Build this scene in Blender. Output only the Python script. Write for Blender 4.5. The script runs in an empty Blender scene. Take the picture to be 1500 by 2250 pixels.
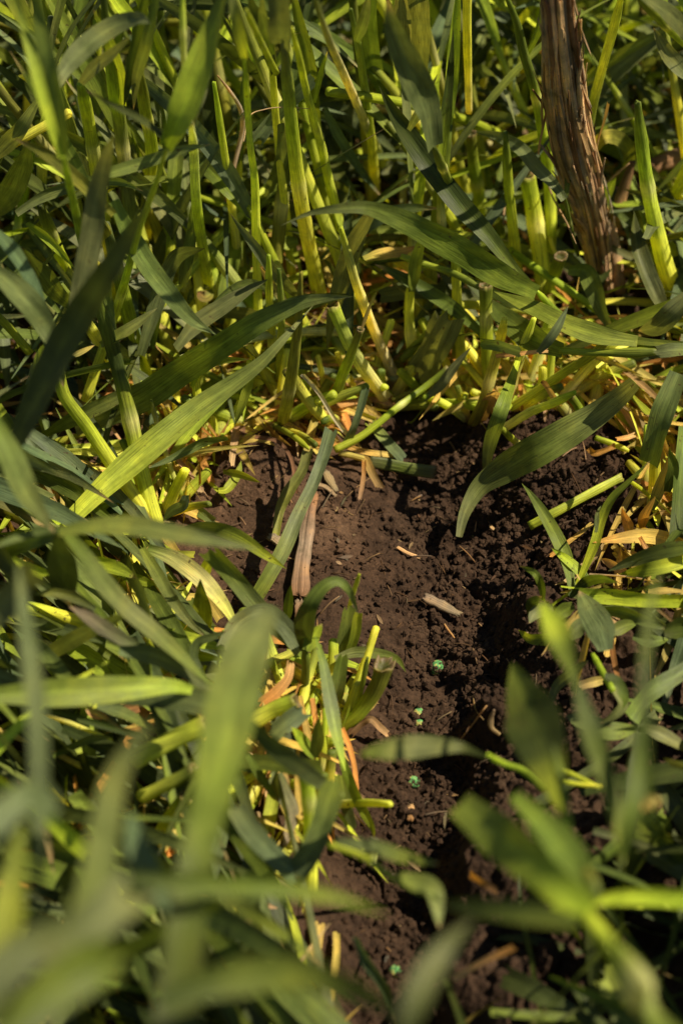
import bpy, math, random
import numpy as np

random.seed(7)
rng = np.random.default_rng(11)
scene = bpy.context.scene
C = scene.collection

# ------------------------------------------------------------------ camera
CAM = np.array([0.0, -0.67, 0.74]); PITCH = math.radians(48.0); LENS = 60.0
cam_data = bpy.data.cameras.new("camera"); cam = bpy.data.objects.new("camera", cam_data); C.objects.link(cam)
cam.location = CAM; cam.rotation_euler = (math.pi/2 - PITCH, 0, 0)
cam_data.sensor_fit = 'HORIZONTAL'; cam_data.sensor_width = 24.0; cam_data.lens = LENS
cam_data.clip_start = 0.01; cam_data.clip_end = 500
cam_data.dof.use_dof = True; cam_data.dof.focus_distance = 0.955; cam_data.dof.aperture_fstop = 4.9
cam_data.dof.aperture_blades = 9
scene.camera = cam
scene.render.resolution_x = 682; scene.render.resolution_y = 1024

# ------------------------------------------------------------------ world, sun, exposure
SUNV = np.array([0.70, 0.06, 1.0]); SUNV /= np.linalg.norm(SUNV)
sun_el = math.asin(SUNV[2]); sun_az = math.atan2(SUNV[0], SUNV[1])
world = bpy.data.worlds.new("World"); scene.world = world; world.use_nodes = True
wn = world.node_tree
bg = wn.nodes["Background"]; sky = wn.nodes.new("ShaderNodeTexSky"); sky.sky_type = 'NISHITA'
sky.sun_disc = False; sky.sun_elevation = sun_el; sky.sun_rotation = sun_az
sky.dust_density = 0.3; sky.air_density = 0.8
wn.links.new(sky.outputs[0], bg.inputs[0]); bg.inputs[1].default_value = 0.05
sd = bpy.data.lights.new("sun", 'SUN'); sun = bpy.data.objects.new("sun", sd); C.objects.link(sun)
sd.energy = 5.0; sd.angle = math.radians(0.5); sd.color = (1.0, 0.87, 0.67)
from mathutils import Vector
sun.rotation_euler = Vector(SUNV).to_track_quat('Z', 'Y').to_euler()
scene.view_settings.view_transform = 'Standard'; scene.view_settings.look = 'None'
scene.view_settings.exposure = 0.56; scene.view_settings.gamma = 1.0
scene.render.engine = 'CYCLES'

# ------------------------------------------------------------------ picture <-> place
F = np.array([0, math.cos(PITCH), -math.sin(PITCH)]); U = np.array([0, math.sin(PITCH), math.cos(PITCH)])
R = np.array([1.0, 0, 0]); FP = 3750.0
def sstep(a, b, x):
    t = np.clip((x-a)/(b-a), 0, 1); return t*t*(3-2*t)
def ray(px, py):
    return F + R*((px-750)/FP) + U*((1125-py)/FP)
def flat(px, py, z=0.0):
    d = ray(px, py); t = (z-CAM[2])/d[2]; return CAM + d*t
def project(P):
    D = P-CAM; z = D@F
    return 750+FP*(D@R)/z, 1125-FP*(D@U)/z, z

# furrow centre line
_fc = [flat(*q) for q in [(925,860),(985,960),(1012,1080),(1022,1200),(1015,1330),(985,1470),(945,1600),(922,1716),(900,1900),(872,2135),(850,2300)]]
_fy = np.array([p[1] for p in _fc][::-1]); _fx = np.array([p[0] for p in _fc][::-1])
Y_W0 = flat(900,2250)[1]; Y_W1 = flat(900,1250)[1]; Y_W2 = flat(900,1400)[1]

def vnoise(x, y, s, seed=0):
    """smooth value noise, cell size s metres"""
    X = x/s; Y = y/s; xi = np.floor(X).astype(np.int64); yi = np.floor(Y).astype(np.int64)
    fx = X-xi; fy = Y-yi; fx = fx*fx*(3-2*fx); fy = fy*fy*(3-2*fy)
    def h(a, b):
        n = (a*374761393 + b*668265263 + seed*362437)&0xffffffff
        n = ((n ^ (n>>13))*1274126177)&0xffffffff
        return ((n ^ (n>>16))&0xffff)/65535.0
    return (h(xi,yi)*(1-fx)+h(xi+1,yi)*fx)*(1-fy) + (h(xi,yi+1)*(1-fx)+h(xi+1,yi+1)*fx)*fy
def hash2(a, b, seed):
    n = (a*374761393 + b*668265263 + seed*362437)&0xffffffff
    n = ((n ^ (n>>13))*1274126177)&0xffffffff
    return ((n ^ (n>>16))&0xffff)/65535.0
def lumps(x, y, s, seed, fill=0.75):
    """overlapping crumbs: half balls of random size on a jittered grid"""
    X = x/s; Y = y/s; xi = np.floor(X).astype(np.int64); yi = np.floor(Y).astype(np.int64)
    out = np.zeros_like(x)
    for dx in (-1,0,1):
        for dy in (-1,0,1):
            a = xi+dx; b = yi+dy
            jx = a+hash2(a,b,seed); jy = b+hash2(a,b,seed+1)
            r = 0.25+0.6*hash2(a,b,seed+2)**1.5
            on = hash2(a,b,seed+3) < fill
            q = r*r-(X-jx)**2-(Y-jy)**2
            out = np.maximum(out, np.where(on & (q>0), np.sqrt(np.maximum(q,0))*(0.5+0.5*hash2(a,b,seed+4)), 0))
    return out*s

def gmac(x, y):
    """large shape of the soil"""
    x = np.asarray(x, float); y = np.asarray(y, float)
    xc = np.interp(y, _fy, _fx)
    wob = (vnoise(x*0+3.1, y, .022, 5)-.5)*.016 + (vnoise(x, y, .03, 15)-.5)*.010
    dx = x-xc+wob
    inside = sstep(.22, .10, y)
    fur = -0.020*np.where(dx<0, np.exp(-(dx/.048)**2), np.exp(-(dx/.03)**2))*inside
    A = sstep(Y_W1, Y_W2, y)
    up = sstep(.012, .036, dx)*(0.010+.024*vnoise(x, y, .026, 9))*(1-0.6*sstep(.08, .3, dx))*A
    up2 = sstep(.02, .12, dx)*.012*(1-A)*inside*(1-.5*sstep(.2,.4,dx))
    m = flat(575, 1010); mound = 0.014*np.exp(-((x-m[0])/.03)**2-((y-m[1])/.022)**2)
    far = sstep(.5, 2.5, np.hypot(x, y))
    und = (vnoise(x, y, .09, 21)-.5)*.010 + (vnoise(x, y, .8, 22)-.5)*.05*far
    return fur+up+up2+mound+und

def P(px, py, h):
    """point h metres above the soil on the line of sight of a picture point"""
    d = ray(px, py); z = h
    for _ in range(8):
        t = (z-CAM[2])/d[2]; q = CAM+d*t
        z = 0.5*z+0.5*(float(gmac(q[0], q[1]))+h)
    t = (z-CAM[2])/d[2]; return CAM+d*t

BARE_PX = [(500,1010),(560,965),(640,985),(740,1000),(800,930),(860,900),(1030,905),(1060,950),(1240,905),(1330,950),(1400,1000),(1400,1060),(1330,1150),(1300,1230),
           (1200,1290),(1150,1340),(1180,1450),(1250,1560),(1240,1660),(1160,1700),(1080,1800),(1010,1900),(980,2000),(960,2110),(960,2300),(830,2300),(800,2150),
           (760,2000),(720,1900),(800,1830),(770,1700),(800,1600),(850,1500),(780,1440),(700,1400),(560,1400),(480,1330),(470,1230),(400,1160),(430,1090)]
BARE = np.array([flat(*q)[:2] for q in BARE_PX]); BPX = np.array(BARE_PX, float)
def inpoly(x, y, poly):
    ins = np.zeros(np.shape(x), bool); n = len(poly); j = n-1
    for i in range(n):
        xi, yi = poly[i]; xj, yj = poly[j]
        c = ((yi > y) != (yj > y)) & (x < (xj-xi)*(y-yi)/(yj-yi+1e-12)+xi)
        ins ^= c; j = i
    return ins

# ------------------------------------------------------------------ materials
def new_mat(name):
    m = bpy.data.materials.new(name); m.use_nodes = True; nt = m.node_tree; nt.nodes.clear()
    return m, nt, nt.nodes, nt.links
def N(nodes, t, **kw):
    n = nodes.new(t)
    for k, v in kw.items(): setattr(n, k, v)
    return n
def ramp(nodes, stops):
    r = nodes.new('ShaderNodeValToRGB'); e = r.color_ramp.elements
    e[0].position = stops[0][0]; e[0].color = (*stops[0][1], 1)
    e[1].position = stops[-1][0]; e[1].color = (*stops[-1][1], 1)
    for p, c in stops[1:-1]:
        k = e.new(p); k.color = (*c, 1)
    return r
def g3(v): return (v, v, v)

def plant_mat(name, transl, rough, rib, blot, spec=0.45, bumpd=0.0003, speck=0.0):
    m, nt, nd, ln = new_mat(name)
    out = nd.new('ShaderNodeOutputMaterial'); pr = nd.new('ShaderNodeBsdfPrincipled')
    at = N(nd, 'ShaderNodeAttribute', attribute_name='Col')
    uv = nd.new('ShaderNodeUVMap'); uv.uv_map = 'UVMap'
    mp = nd.new('ShaderNodeMapping'); mp.inputs['Scale'].default_value = (rib, 9, 1); ln.new(uv.outputs[0], mp.inputs[0])
    vein = nd.new('ShaderNodeTexNoise'); vein.inputs['Scale'].default_value = 1.0; vein.inputs['Detail'].default_value = 3.5
    ln.new(mp.outputs[0], vein.inputs['Vector'])
    vr = ramp(nd, [(.3, g3(.64)), (.5, g3(1.0)), (.7, g3(1.36))]); ln.new(vein.outputs['Fac'], vr.inputs[0])
    tc = nd.new('ShaderNodeTexCoord')
    bl = nd.new('ShaderNodeTexNoise'); bl.inputs['Scale'].default_value = 55; bl.inputs['Detail'].default_value = 5; bl.inputs['Roughness'].default_value = .65
    ln.new(tc.outputs['Object'], bl.inputs['Vector'])
    br = ramp(nd, [(.3, (1-blot, 1-blot*.9, 1-blot)), (.5, g3(1.0)), (.72, (1+blot*1.1, 1+blot*.8, 1+blot*.2))]); ln.new(bl.outputs['Fac'], br.inputs[0])
    m1 = N(nd, 'ShaderNodeMix', data_type='RGBA', blend_type='MULTIPLY'); m1.inputs[0].default_value = 1
    ln.new(at.outputs['Color'], m1.inputs[6]); ln.new(vr.outputs[0], m1.inputs[7])
    m2 = N(nd, 'ShaderNodeMix', data_type='RGBA', blend_type='MULTIPLY'); m2.inputs[0].default_value = 1
    ln.new(m1.outputs[2], m2.inputs[6]); ln.new(br.outputs[0], m2.inputs[7])
    # small brown flecks and pale nicks
    sp = nd.new('ShaderNodeTexNoise'); sp.inputs['Scale'].default_value = 420; sp.inputs['Detail'].default_value = 2
    ln.new(tc.outputs['Object'], sp.inputs['Vector'])
    sr = ramp(nd, [(.70-speck, g3(0)), (.74-speck, g3(1))]); ln.new(sp.outputs['Fac'], sr.inputs[0])
    gate = ramp(nd, [(.5, g3(0)), (.62, g3(.85))]); ln.new(bl.outputs['Fac'], gate.inputs[0])
    mm = N(nd, 'ShaderNodeMath', operation='MULTIPLY'); ln.new(sr.outputs[0], mm.inputs[0]); ln.new(gate.outputs[0], mm.inputs[1])
    m3 = N(nd, 'ShaderNodeMix', data_type='RGBA', blend_type='MIX'); ln.new(mm.outputs[0], m3.inputs[0])
    ln.new(m2.outputs[2], m3.inputs[6]); m3.inputs[7].default_value = (.07, .045, .02, 1)
    ln.new(m3.outputs[2], pr.inputs['Base Color'])
    pr.inputs['Roughness'].default_value = rough; pr.inputs['Specular IOR Level'].default_value = spec
    rr = ramp(nd, [(.3, g3(rough-.12)), (.7, g3(rough+.15))]); ln.new(bl.outputs['Fac'], rr.inputs[0]); ln.new(rr.outputs[0], pr.inputs['Roughness'])
    bp = nd.new('ShaderNodeBump'); bp.inputs['Strength'].default_value = .55; bp.inputs['Distance'].default_value = bumpd
    ln.new(vein.outputs['Fac'], bp.inputs['Height']); ln.new(bp.outputs[0], pr.inputs['Normal'])
    if transl > 0:
        tr = nd.new('ShaderNodeBsdfTranslucent')
        hs = N(nd, 'ShaderNodeMix', data_type='RGBA', blend_type='MULTIPLY'); hs.inputs[0].default_value = 1
        ln.new(m3.outputs[2], hs.inputs[6]); hs.inputs[7].default_value = (2.0, 1.85, .6, 1)
        ln.new(hs.outputs[2], tr.inputs[0]); ln.new(bp.outputs[0], tr.inputs['Normal'])
        mx = nd.new('ShaderNodeMixShader'); mx.inputs[0].default_value = transl
        ln.new(pr.outputs[0], mx.inputs[1]); ln.new(tr.outputs[0], mx.inputs[2]); ln.new(mx.outputs[0], out.inputs[0])
    else:
        ln.new(pr.outputs[0], out.inputs[0])
    return m
M_LEAF = plant_mat('leaf', .24, .50, 22, .40, .26, .0006, .045)
M_STEM = plant_mat('stem', .28, .5, 20, .32, .35, .0008, .03)
M_DRY = plant_mat('dry_leaf', .25, .7, 14, .4, .25, .0006, .03)
M_WOOD = plant_mat('weathered_stalk', 0, .85, 26, .55, .15, .0016, .05)
M_SPOT = plant_mat('spotted_stem', .1, .5, 12, .25, .4, .0004, .16)

def soil_mat():
    m, nt, nd, ln = new_mat('soil')
    out = nd.new('ShaderNodeOutputMaterial'); pr = nd.new('ShaderNodeBsdfPrincipled')
    tc = nd.new('ShaderNodeTexCoord')
    a = nd.new('ShaderNodeTexNoise'); a.inputs['Scale'].default_value = 28; a.inputs['Detail'].default_value = 8; a.inputs['Roughness'].default_value = .7
    b = nd.new('ShaderNodeTexNoise'); b.inputs['Scale'].default_value = 900; b.inputs['Detail'].default_value = 3; b.inputs['Roughness'].default_value = .7
    c = nd.new('ShaderNodeTexNoise'); c.inputs['Scale'].default_value = 260; c.inputs['Detail'].default_value = 4
    for n in (a, b, c): ln.new(tc.outputs['Object'], n.inputs['Vector'])
    ra = ramp(nd, [(.28, (.021, .0116, .0064)), (.5, (.042, .0236, .0130)), (.74, (.078, .047, .027))]); ln.new(a.outputs['Fac'], ra.inputs[0])
    rb = ramp(nd, [(.3, g3(.62)), (.5, g3(1)), (.68, (1.35, 1.3, 1.22)), (.78, (2.6, 2.4, 2.1))]); ln.new(b.outputs['Fac'], rb.inputs[0])
    rc = ramp(nd, [(.3, g3(.75)), (.7, g3(1.25))]); ln.new(c.outputs['Fac'], rc.inputs[0])
    m1 = N(nd, 'ShaderNodeMix', data_type='RGBA', blend_type='MULTIPLY'); m1.inputs[0].default_value = 1
    ln.new(ra.outputs[0], m1.inputs[6]); ln.new(rb.outputs[0], m1.inputs[7])
    m2 = N(nd, 'ShaderNodeMix', data_type='RGBA', blend_type='MULTIPLY'); m2.inputs[0].default_value = 1
    ln.new(m1.outputs[2], m2.inputs[6]); ln.new(rc.outputs[0], m2.inputs[7])
    at = N(nd, 'ShaderNodeAttribute', attribute_name='Col'); m4 = N(nd, 'ShaderNodeMix', data_type='RGBA', blend_type='MULTIPLY'); m4.inputs[0].default_value = 1
    ln.new(m2.outputs[2], m4.inputs[6]); ln.new(at.outputs['Color'], m4.inputs[7])
    ln.new(m4.outputs[2], pr.inputs['Base Color']); pr.inputs['Roughness'].default_value = .93; pr.inputs['Specular IOR Level'].default_value = .2
    b1 = nd.new('ShaderNodeBump'); b1.inputs['Strength'].default_value = .8; b1.inputs['Distance'].default_value = .0009; ln.new(b.outputs['Fac'], b1.inputs['Height'])
    b2 = nd.new('ShaderNodeBump'); b2.inputs['Strength'].default_value = .8; b2.inputs['Distance'].default_value = .0022; ln.new(c.outputs['Fac'], b2.inputs['Height'])
    ln.new(b2.outputs[0], b1.inputs['Normal']); ln.new(b1.outputs[0], pr.inputs['Normal']); ln.new(pr.outputs[0], out.inputs[0])
    return m
M_SOIL = soil_mat()
def seed_mat():
    m, nt, nd, ln = new_mat('seed_coat')
    out = nd.new('ShaderNodeOutputMaterial'); pr = nd.new('ShaderNodeBsdfPrincipled'); tc = nd.new('ShaderNodeTexCoord')
    a = nd.new('ShaderNodeTexNoise'); a.inputs['Scale'].default_value = 300; a.inputs['Detail'].default_value = 4; ln.new(tc.outputs['Object'], a.inputs['Vector'])
    r = ramp(nd, [(.40, (.035, .02, .011)), (.43, (.06, .19, .06)), (.53, (.12, .33, .11)), (.58, (.36, .33, .09)), (.72, (.46, .38, .12))]); ln.new(a.outputs['Fac'], r.inputs[0])
    ln.new(r.outputs[0], pr.inputs['Base Color']); pr.inputs['Roughness'].default_value = .85; pr.inputs['Specular IOR Level'].default_value = .15
    bp = nd.new('ShaderNodeBump'); bp.inputs['Strength'].default_value = .8; bp.inputs['Distance'].default_value = .0008; ln.new(a.outputs['Fac'], bp.inputs['Height']); ln.new(bp.outputs[0], pr.inputs['Normal'])
    ln.new(pr.outputs[0], out.inputs[0]); return m
M_SEED = seed_mat()

# ------------------------------------------------------------------ mesh building
def lin(c):
    c = np.array(c, float)/255; return np.where(c <= .04045, c/12.92, ((c+.055)/1.055)**2.4)
COL = {k: lin(v) for k, v in dict(gr=(104,112,68), bl=(93,109,76), gn=(106,121,44), dk=(64,75,32), lm=(170,186,52), yl=(222,226,86), pa=(230,228,156), ol=(130,132,48),
      or_=(196,140,70), ye=(202,178,92), tn=(186,154,110), br=(116,86,58), wh=(206,194,164), gy=(138,122,98)).items()}
def colspec(s):
    a = s.split('>'); c = [COL[k if k != 'or' else 'or_'] for k in a]
    return c
class MB:
    def __init__(s): s.v = []; s.f = []; s.uv = []; s.c = []; s.n = 0
    def grid(s, V, UV, CC, closed=False):
        """V: (rows, cols, 3)"""
        r, c = V.shape[:2]; idx = s.n+np.arange(r*c).reshape(r, c)
        if closed: idx = np.concatenate([idx, idx[:, :1]], 1)
        q = np.stack([idx[:-1, :-1], idx[:-1, 1:], idx[1:, 1:], idx[1:, :-1]], -1).reshape(-1, 4)
        s.v.append(V.reshape(-1, 3)); s.f.append(q); s.uv.append(UV.reshape(-1, 2)); s.c.append(CC.reshape(-1, 3)); s.n += r*c
    def build(s, name, mat, parent=None, origin=None, smooth=True):
        V = np.concatenate(s.v); Fq = np.concatenate(s.f); UV = np.concatenate(s.uv); CC = np.concatenate(s.c)
        if origin is not None: V = V-np.array(origin)
        me = bpy.data.meshes.new(name)
        me.vertices.add(len(V)); me.vertices.foreach_set('co', V.astype(np.float32).ravel())
        nf = len(Fq); me.loops.add(nf*4); me.loops.foreach_set('vertex_index', Fq.astype(np.int32).ravel())
        me.polygons.add(nf); me.polygons.foreach_set('loop_start', np.arange(0, nf*4, 4, dtype=np.int32)); me.polygons.foreach_set('loop_total', np.full(nf, 4, np.int32))
        me.polygons.foreach_set('use_smooth', np.full(nf, smooth))
        u = me.uv_layers.new(name='UVMap'); u.data.foreach_set('uv', UV[Fq.ravel()].astype(np.float32).ravel())
        ca = me.color_attributes.new('Col', 'FLOAT_COLOR', 'POINT')
        ca.data.foreach_set('color', np.concatenate([CC, np.ones((len(CC), 1))], 1).astype(np.float32).ravel())
        me.update(); me.validate(); me.materials.append(mat)
        o = bpy.data.objects.new(name, me); C.objects.link(o)
        if origin is not None and parent is None: o.location = origin
        if parent is not None: o.parent = parent
        return o
def spline(pts, n):
    p = np.asarray(pts, float)
    if len(p) == 2: p = np.array([p[0], (p[0]+p[1])/2, p[1]])
    e = np.concatenate([[2*p[0]-p[1]], p, [2*p[-1]-p[-2]]])
    d = np.linalg.norm(np.diff(p, axis=0), axis=1)+1e-9; s = np.concatenate([[0], np.cumsum(d)]); t = np.linspace(0, s[-1], n)
    k = np.clip(np.searchsorted(s, t, side='right')-1, 0, len(p)-2); u = ((t-s[k])/d[k])[:, None]
    p0, p1, p2, p3 = e[k], e[k+1], e[k+2], e[k+3]
    return .5*((2*p1)+(-p0+p2)*u+(2*p0-5*p1+4*p2-p3)*u*u+(-p0+3*p1-3*p2+p3)*u**3), s[-1]
def nrm(a): return a/(np.linalg.norm(a, axis=-1, keepdims=True)+1e-12)
def jit(c, a=.17):
    b = 1+random.uniform(-a, a); return c*b*np.array([1+random.uniform(-a, a)*.6, 1, 1+random.uniform(-a, a)])
def blade(mb, pts, w, cols, prof='L', roll=None, view=None, n=None, cup=None, tipbrown=None, na=7, wav=1.0):
    """pts 3-D base to tip, w width in metres (array like pts or scalar)"""
    n = n or max(12, min(40, int(len(pts)*6)))
    c, L = spline(pts, n); t = np.linspace(0, 1, n)
    T = nrm(np.gradient(c, axis=0))
    V = nrm(CAM-c) if view is None else nrm(np.broadcast_to(np.array(view, float), c.shape)+0*c)
    S = np.cross(T, V); bad = np.linalg.norm(S, axis=1) < .05; S[bad] = [1, 0, 0]; S = nrm(S); Nn = nrm(np.cross(S, T))
    if roll is None: r0 = random.uniform(-28, 28); r1 = r0+random.uniform(-40, 40)
    elif np.isscalar(roll): r0 = roll; r1 = roll+random.uniform(-12, 12)
    else: r0, r1 = roll
    comp = 1/np.clip(np.cos(np.radians(r0+(r1-r0)*t)), .72, 1)
    a = np.radians(r0+(r1-r0)*t+wav*8*np.sin(t*random.uniform(3, 8)+random.uniform(0, 6)))[:, None]
    S, Nn = S*np.cos(a)+Nn*np.sin(a), -S*np.sin(a)+Nn*np.cos(a)
    if prof == 'L': pw = (.55+.45*sstep(0, .32, t))*np.clip(1-np.clip((t-.30)/.70, 0, 1)**2.5, 0.015, 1)
    elif prof == 'B': pw = np.clip(np.sin(np.pi*t)**.7, .04, 1)
    elif prof == 'W': pw = np.clip((.35+.65*sstep(0, .5, t))*(1-np.clip((t-.6)/.4, 0, 1)**2.2), .02, 1)
    else: pw = np.full(n, 1.0)*(1+.05*np.sin(t*9+random.random()*6))
    wid = np.interp(t, np.linspace(0, 1, len(w)), w) if np.ndim(w) else np.full(n, float(w))
    wid = (wid*pw*(comp if view is None else 1))[:, None, None]
    u = np.linspace(-1, 1, na)[None, :, None]
    cup = random.uniform(.05, .17) if cup is None else cup
    gut = cup*np.abs(u)**1.3*wid
    edge = wav*.035*wid*np.sin(t[:, None, None]*L*random.uniform(120, 260)+u*2+random.random()*6)*np.abs(u)
    G = c[:, None]+S[:, None]*u*wid/2+Nn[:, None]*(gut+edge)
    if prof == 'C':   # ragged torn ends
        for e in (0, -1):
            G[e] += T[e]*(np.random.RandomState(random.randint(0, 9999)).uniform(-.3, .3, na)[:, None])*wid[e]
    cc = [jit(k) for k in cols]
    ct = np.array([[np.interp(x, np.linspace(0, 1, len(cc)), [k[i] for k in cc]) for i in range(3)] for x in t])
    tb = random.random() < .5 if tipbrown is None else tipbrown
    if tb and prof in 'LW':
        k = sstep(random.uniform(.82, .95), 1, t)[:, None]*.8; ct = ct*(1-k)+COL['tn']*k
    CC = np.broadcast_to(ct[:, None], (n, na, 3)).copy()
    mid = (1-np.clip(np.abs(u[..., 0])*5.0, 0, 1))[:, :, None]
    CC = CC*(1+.35*mid)
    UV = np.stack(np.broadcast_arrays((u[..., 0]+1)/2+random.randint(0, 50), (t*L*6+random.random()*20)[:, None]), -1)
    mb.grid(G, UV, CC)
    return c
def tube(mb, pts, r, cols, n=None, ns=16, hollow=True, flatn=1.0, node=False, closed_base=True, rag=0.0):
    n = n or max(8, min(36, int(len(pts)*6)))
    c, L = spline(pts, n); t = np.linspace(0, 1, n); T = nrm(np.gradient(c, axis=0))
    A = nrm(np.cross(T, np.array([0.13, -.9, .4]))); B = np.cross(T, A)
    rad = np.interp(t, np.linspace(0, 1, len(r)), r) if np.ndim(r) else np.full(n, float(r))
    rad = rad*(1+.03*np.sin(t*13+random.random()*6))
    if node: rad = rad*(1+.13*np.exp(-((t-(1 if node is True else node))*L/(rad.mean()*1.3))**2))
    th = np.linspace(0, 2*np.pi, ns, endpoint=False)[None, :, None]
    if not hollow and ns == 16: rad = rad*(1-.4*sstep(.8, 1, t))
    rz = np.random.RandomState(random.randint(0, 99999)); flatn = flatn*rz.uniform(.68, .95) if ns > 7 else flatn
    rib_ = (1+rz.uniform(-.07, .07, ns))[None, :, None]
    if hollow: rad = rad*(1+.10*np.exp(-((1-t)*L/(rad.mean()*1.5))**2))
    ring = lambda cc, rr: cc[:, None]+A[:, None]*np.cos(th)*rr[:, None, None]*rib_+B[:, None]*np.sin(th)*rr[:, None, None]*flatn*rib_
    G = ring(c, rad)
    if rag: G[-1] += T[-1]*np.random.RandomState(random.randint(0, 9999)).uniform(-1, 1, ns)[:, None]*rag
    cc = [jit(k) for k in cols]
    ct = np.array([[np.interp(x, np.linspace(0, 1, len(cc)), [k[i] for k in cc]) for i in range(3)] for x in t])
    if node: k = np.exp(-((t-(1 if node is True else node))*L/(rad.mean()*1.6))**2)[:, None]*.6; ct = ct*(1-k)+COL['pa']*k
    if hollow: k = sstep(L-.004, L, t*L)[:, None]*.6; ct = ct*(1-k)+COL['tn']*.55*k
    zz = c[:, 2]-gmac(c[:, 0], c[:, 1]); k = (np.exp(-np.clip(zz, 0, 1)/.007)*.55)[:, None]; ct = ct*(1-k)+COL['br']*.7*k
    rows = [G]; cr = [np.broadcast_to(ct[:, None], (n, ns, 3))]
    m_ = G[-1].mean(0)
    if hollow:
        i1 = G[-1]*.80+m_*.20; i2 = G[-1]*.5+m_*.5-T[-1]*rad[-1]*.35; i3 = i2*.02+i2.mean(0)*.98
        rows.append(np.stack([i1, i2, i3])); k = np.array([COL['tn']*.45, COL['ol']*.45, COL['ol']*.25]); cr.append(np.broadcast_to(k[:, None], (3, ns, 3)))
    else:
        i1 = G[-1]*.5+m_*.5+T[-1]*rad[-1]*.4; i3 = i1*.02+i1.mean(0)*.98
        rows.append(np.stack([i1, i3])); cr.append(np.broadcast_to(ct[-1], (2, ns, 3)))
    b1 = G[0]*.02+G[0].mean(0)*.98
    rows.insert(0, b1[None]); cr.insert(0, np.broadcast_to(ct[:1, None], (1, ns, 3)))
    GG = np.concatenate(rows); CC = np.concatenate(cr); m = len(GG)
    UV = np.stack(np.broadcast_arrays(np.linspace(0, 1.0, ns)[None, :]*1.0, (np.linspace(0, 1, m)*L*6+random.random()*20)[:, None]), -1)
    mb.grid(GG, UV, CC, closed=True)
    return c
def tag(o, label=None, cat=None, group=None, kind=None):
    if label: o['label'] = label
    if cat: o['category'] = cat
    if group: o['group'] = group
    if kind: o['kind'] = kind
def empty(name, loc):
    o = bpy.data.objects.new(name, None); o.empty_display_size = .01; o.location = loc; C.objects.link(o); return o

# ------------------------------------------------------------------ soil
def crust(X, Y):
    """dry pale crust left of the furrow, moist soil in it"""
    dx = np.interp(Y, _fy, _fx)-X
    d = sstep(.030, .085, dx+(vnoise(X, Y, .02, 91)-.5)*.04)*sstep(-.10, -.02, Y+(vnoise(X, Y, .03, 92)-.5)*.04)
    v = 1+.75*d*(.6+.6*vnoise(X, Y, .012, 93))+.25*(vnoise(X, Y, .04, 94)-.5)
    return v
def ground():
    def axis(lo, hi, st, far):
        a = list(np.arange(lo, hi, st)); x = hi; s = st
        while x < far: a.append(x); s *= 1.17; x += s
        x = lo-st; s = st
        while x > -far: a.insert(0, x); s *= 1.17; x -= s
        return np.array(a)
    xs = axis(-.100, .19, .0007, 60); ys = axis(-.31, .080, .0007, 60)
    X, Y = np.meshgrid(xs, ys); Z = gmac(X, Y)
    nearm = sstep(.9, .45, np.hypot(X, Y))
    rough = .24+.82*sstep(-.04, .03, X-np.interp(Y, _fy, _fx)+.02+(vnoise(X, Y, .05, 77)-.5)*.06)
    wx = X+(vnoise(X, Y, .004, 31)-.5)*.003; wy = Y+(vnoise(X, Y, .004, 32)-.5)*.003
    am = .45+.9*vnoise(X, Y, .028, 79)
    D = lumps(wx, wy, .0022, 1, .85)*1.05+lumps(wx, wy, .0042, 2, .6)*.9+lumps(wx, wy, .0080, 6, .30)*.85*am+lumps(wx, wy, .016, 3, .24)*.60*am+lumps(wx, wy, .030, 4, .28)*.30*sstep(.3,.6,vnoise(X, Y, .06, 78))
    D += (vnoise(X, Y, .0016, 41)-.5)*.0014+(vnoise(X, Y, .0035, 44)-.5)*.0022+(vnoise(X, Y, .007, 42)-.5)*.0045+(vnoise(X, Y, .018, 43)-.5)*.005
    # worn cracks
    cr = np.abs(vnoise(X, Y, .03, 51)-.5)*2; D -= .004*np.exp(-(cr/.05)**2)
    Z = Z+(D-.002)*rough*nearm
    mb = MB(); mb.grid(np.stack([X, Y, Z], -1), np.stack([X, Y], -1), np.repeat(crust(X, Y)[..., None], 3, -1))
    o = mb.build('ground', M_SOIL); tag(o, kind='structure')
    return X, Y, Z, xs, ys
GX, GY, GZ, gxs, gys = ground()
def gz(x, y):
    i = np.clip(np.searchsorted(gxs, x)-1, 0, len(gxs)-2); j = np.clip(np.searchsorted(gys, y)-1, 0, len(gys)-2)
    fx = (x-gxs[i])/(gxs[i+1]-gxs[i]); fy = (y-gys[j])/(gys[j+1]-gys[j])
    return (GZ[j, i]*(1-fx)+GZ[j, i+1]*fx)*(1-fy)+(GZ[j+1, i]*(1-fx)+GZ[j+1, i+1]*fx)*fy
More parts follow.
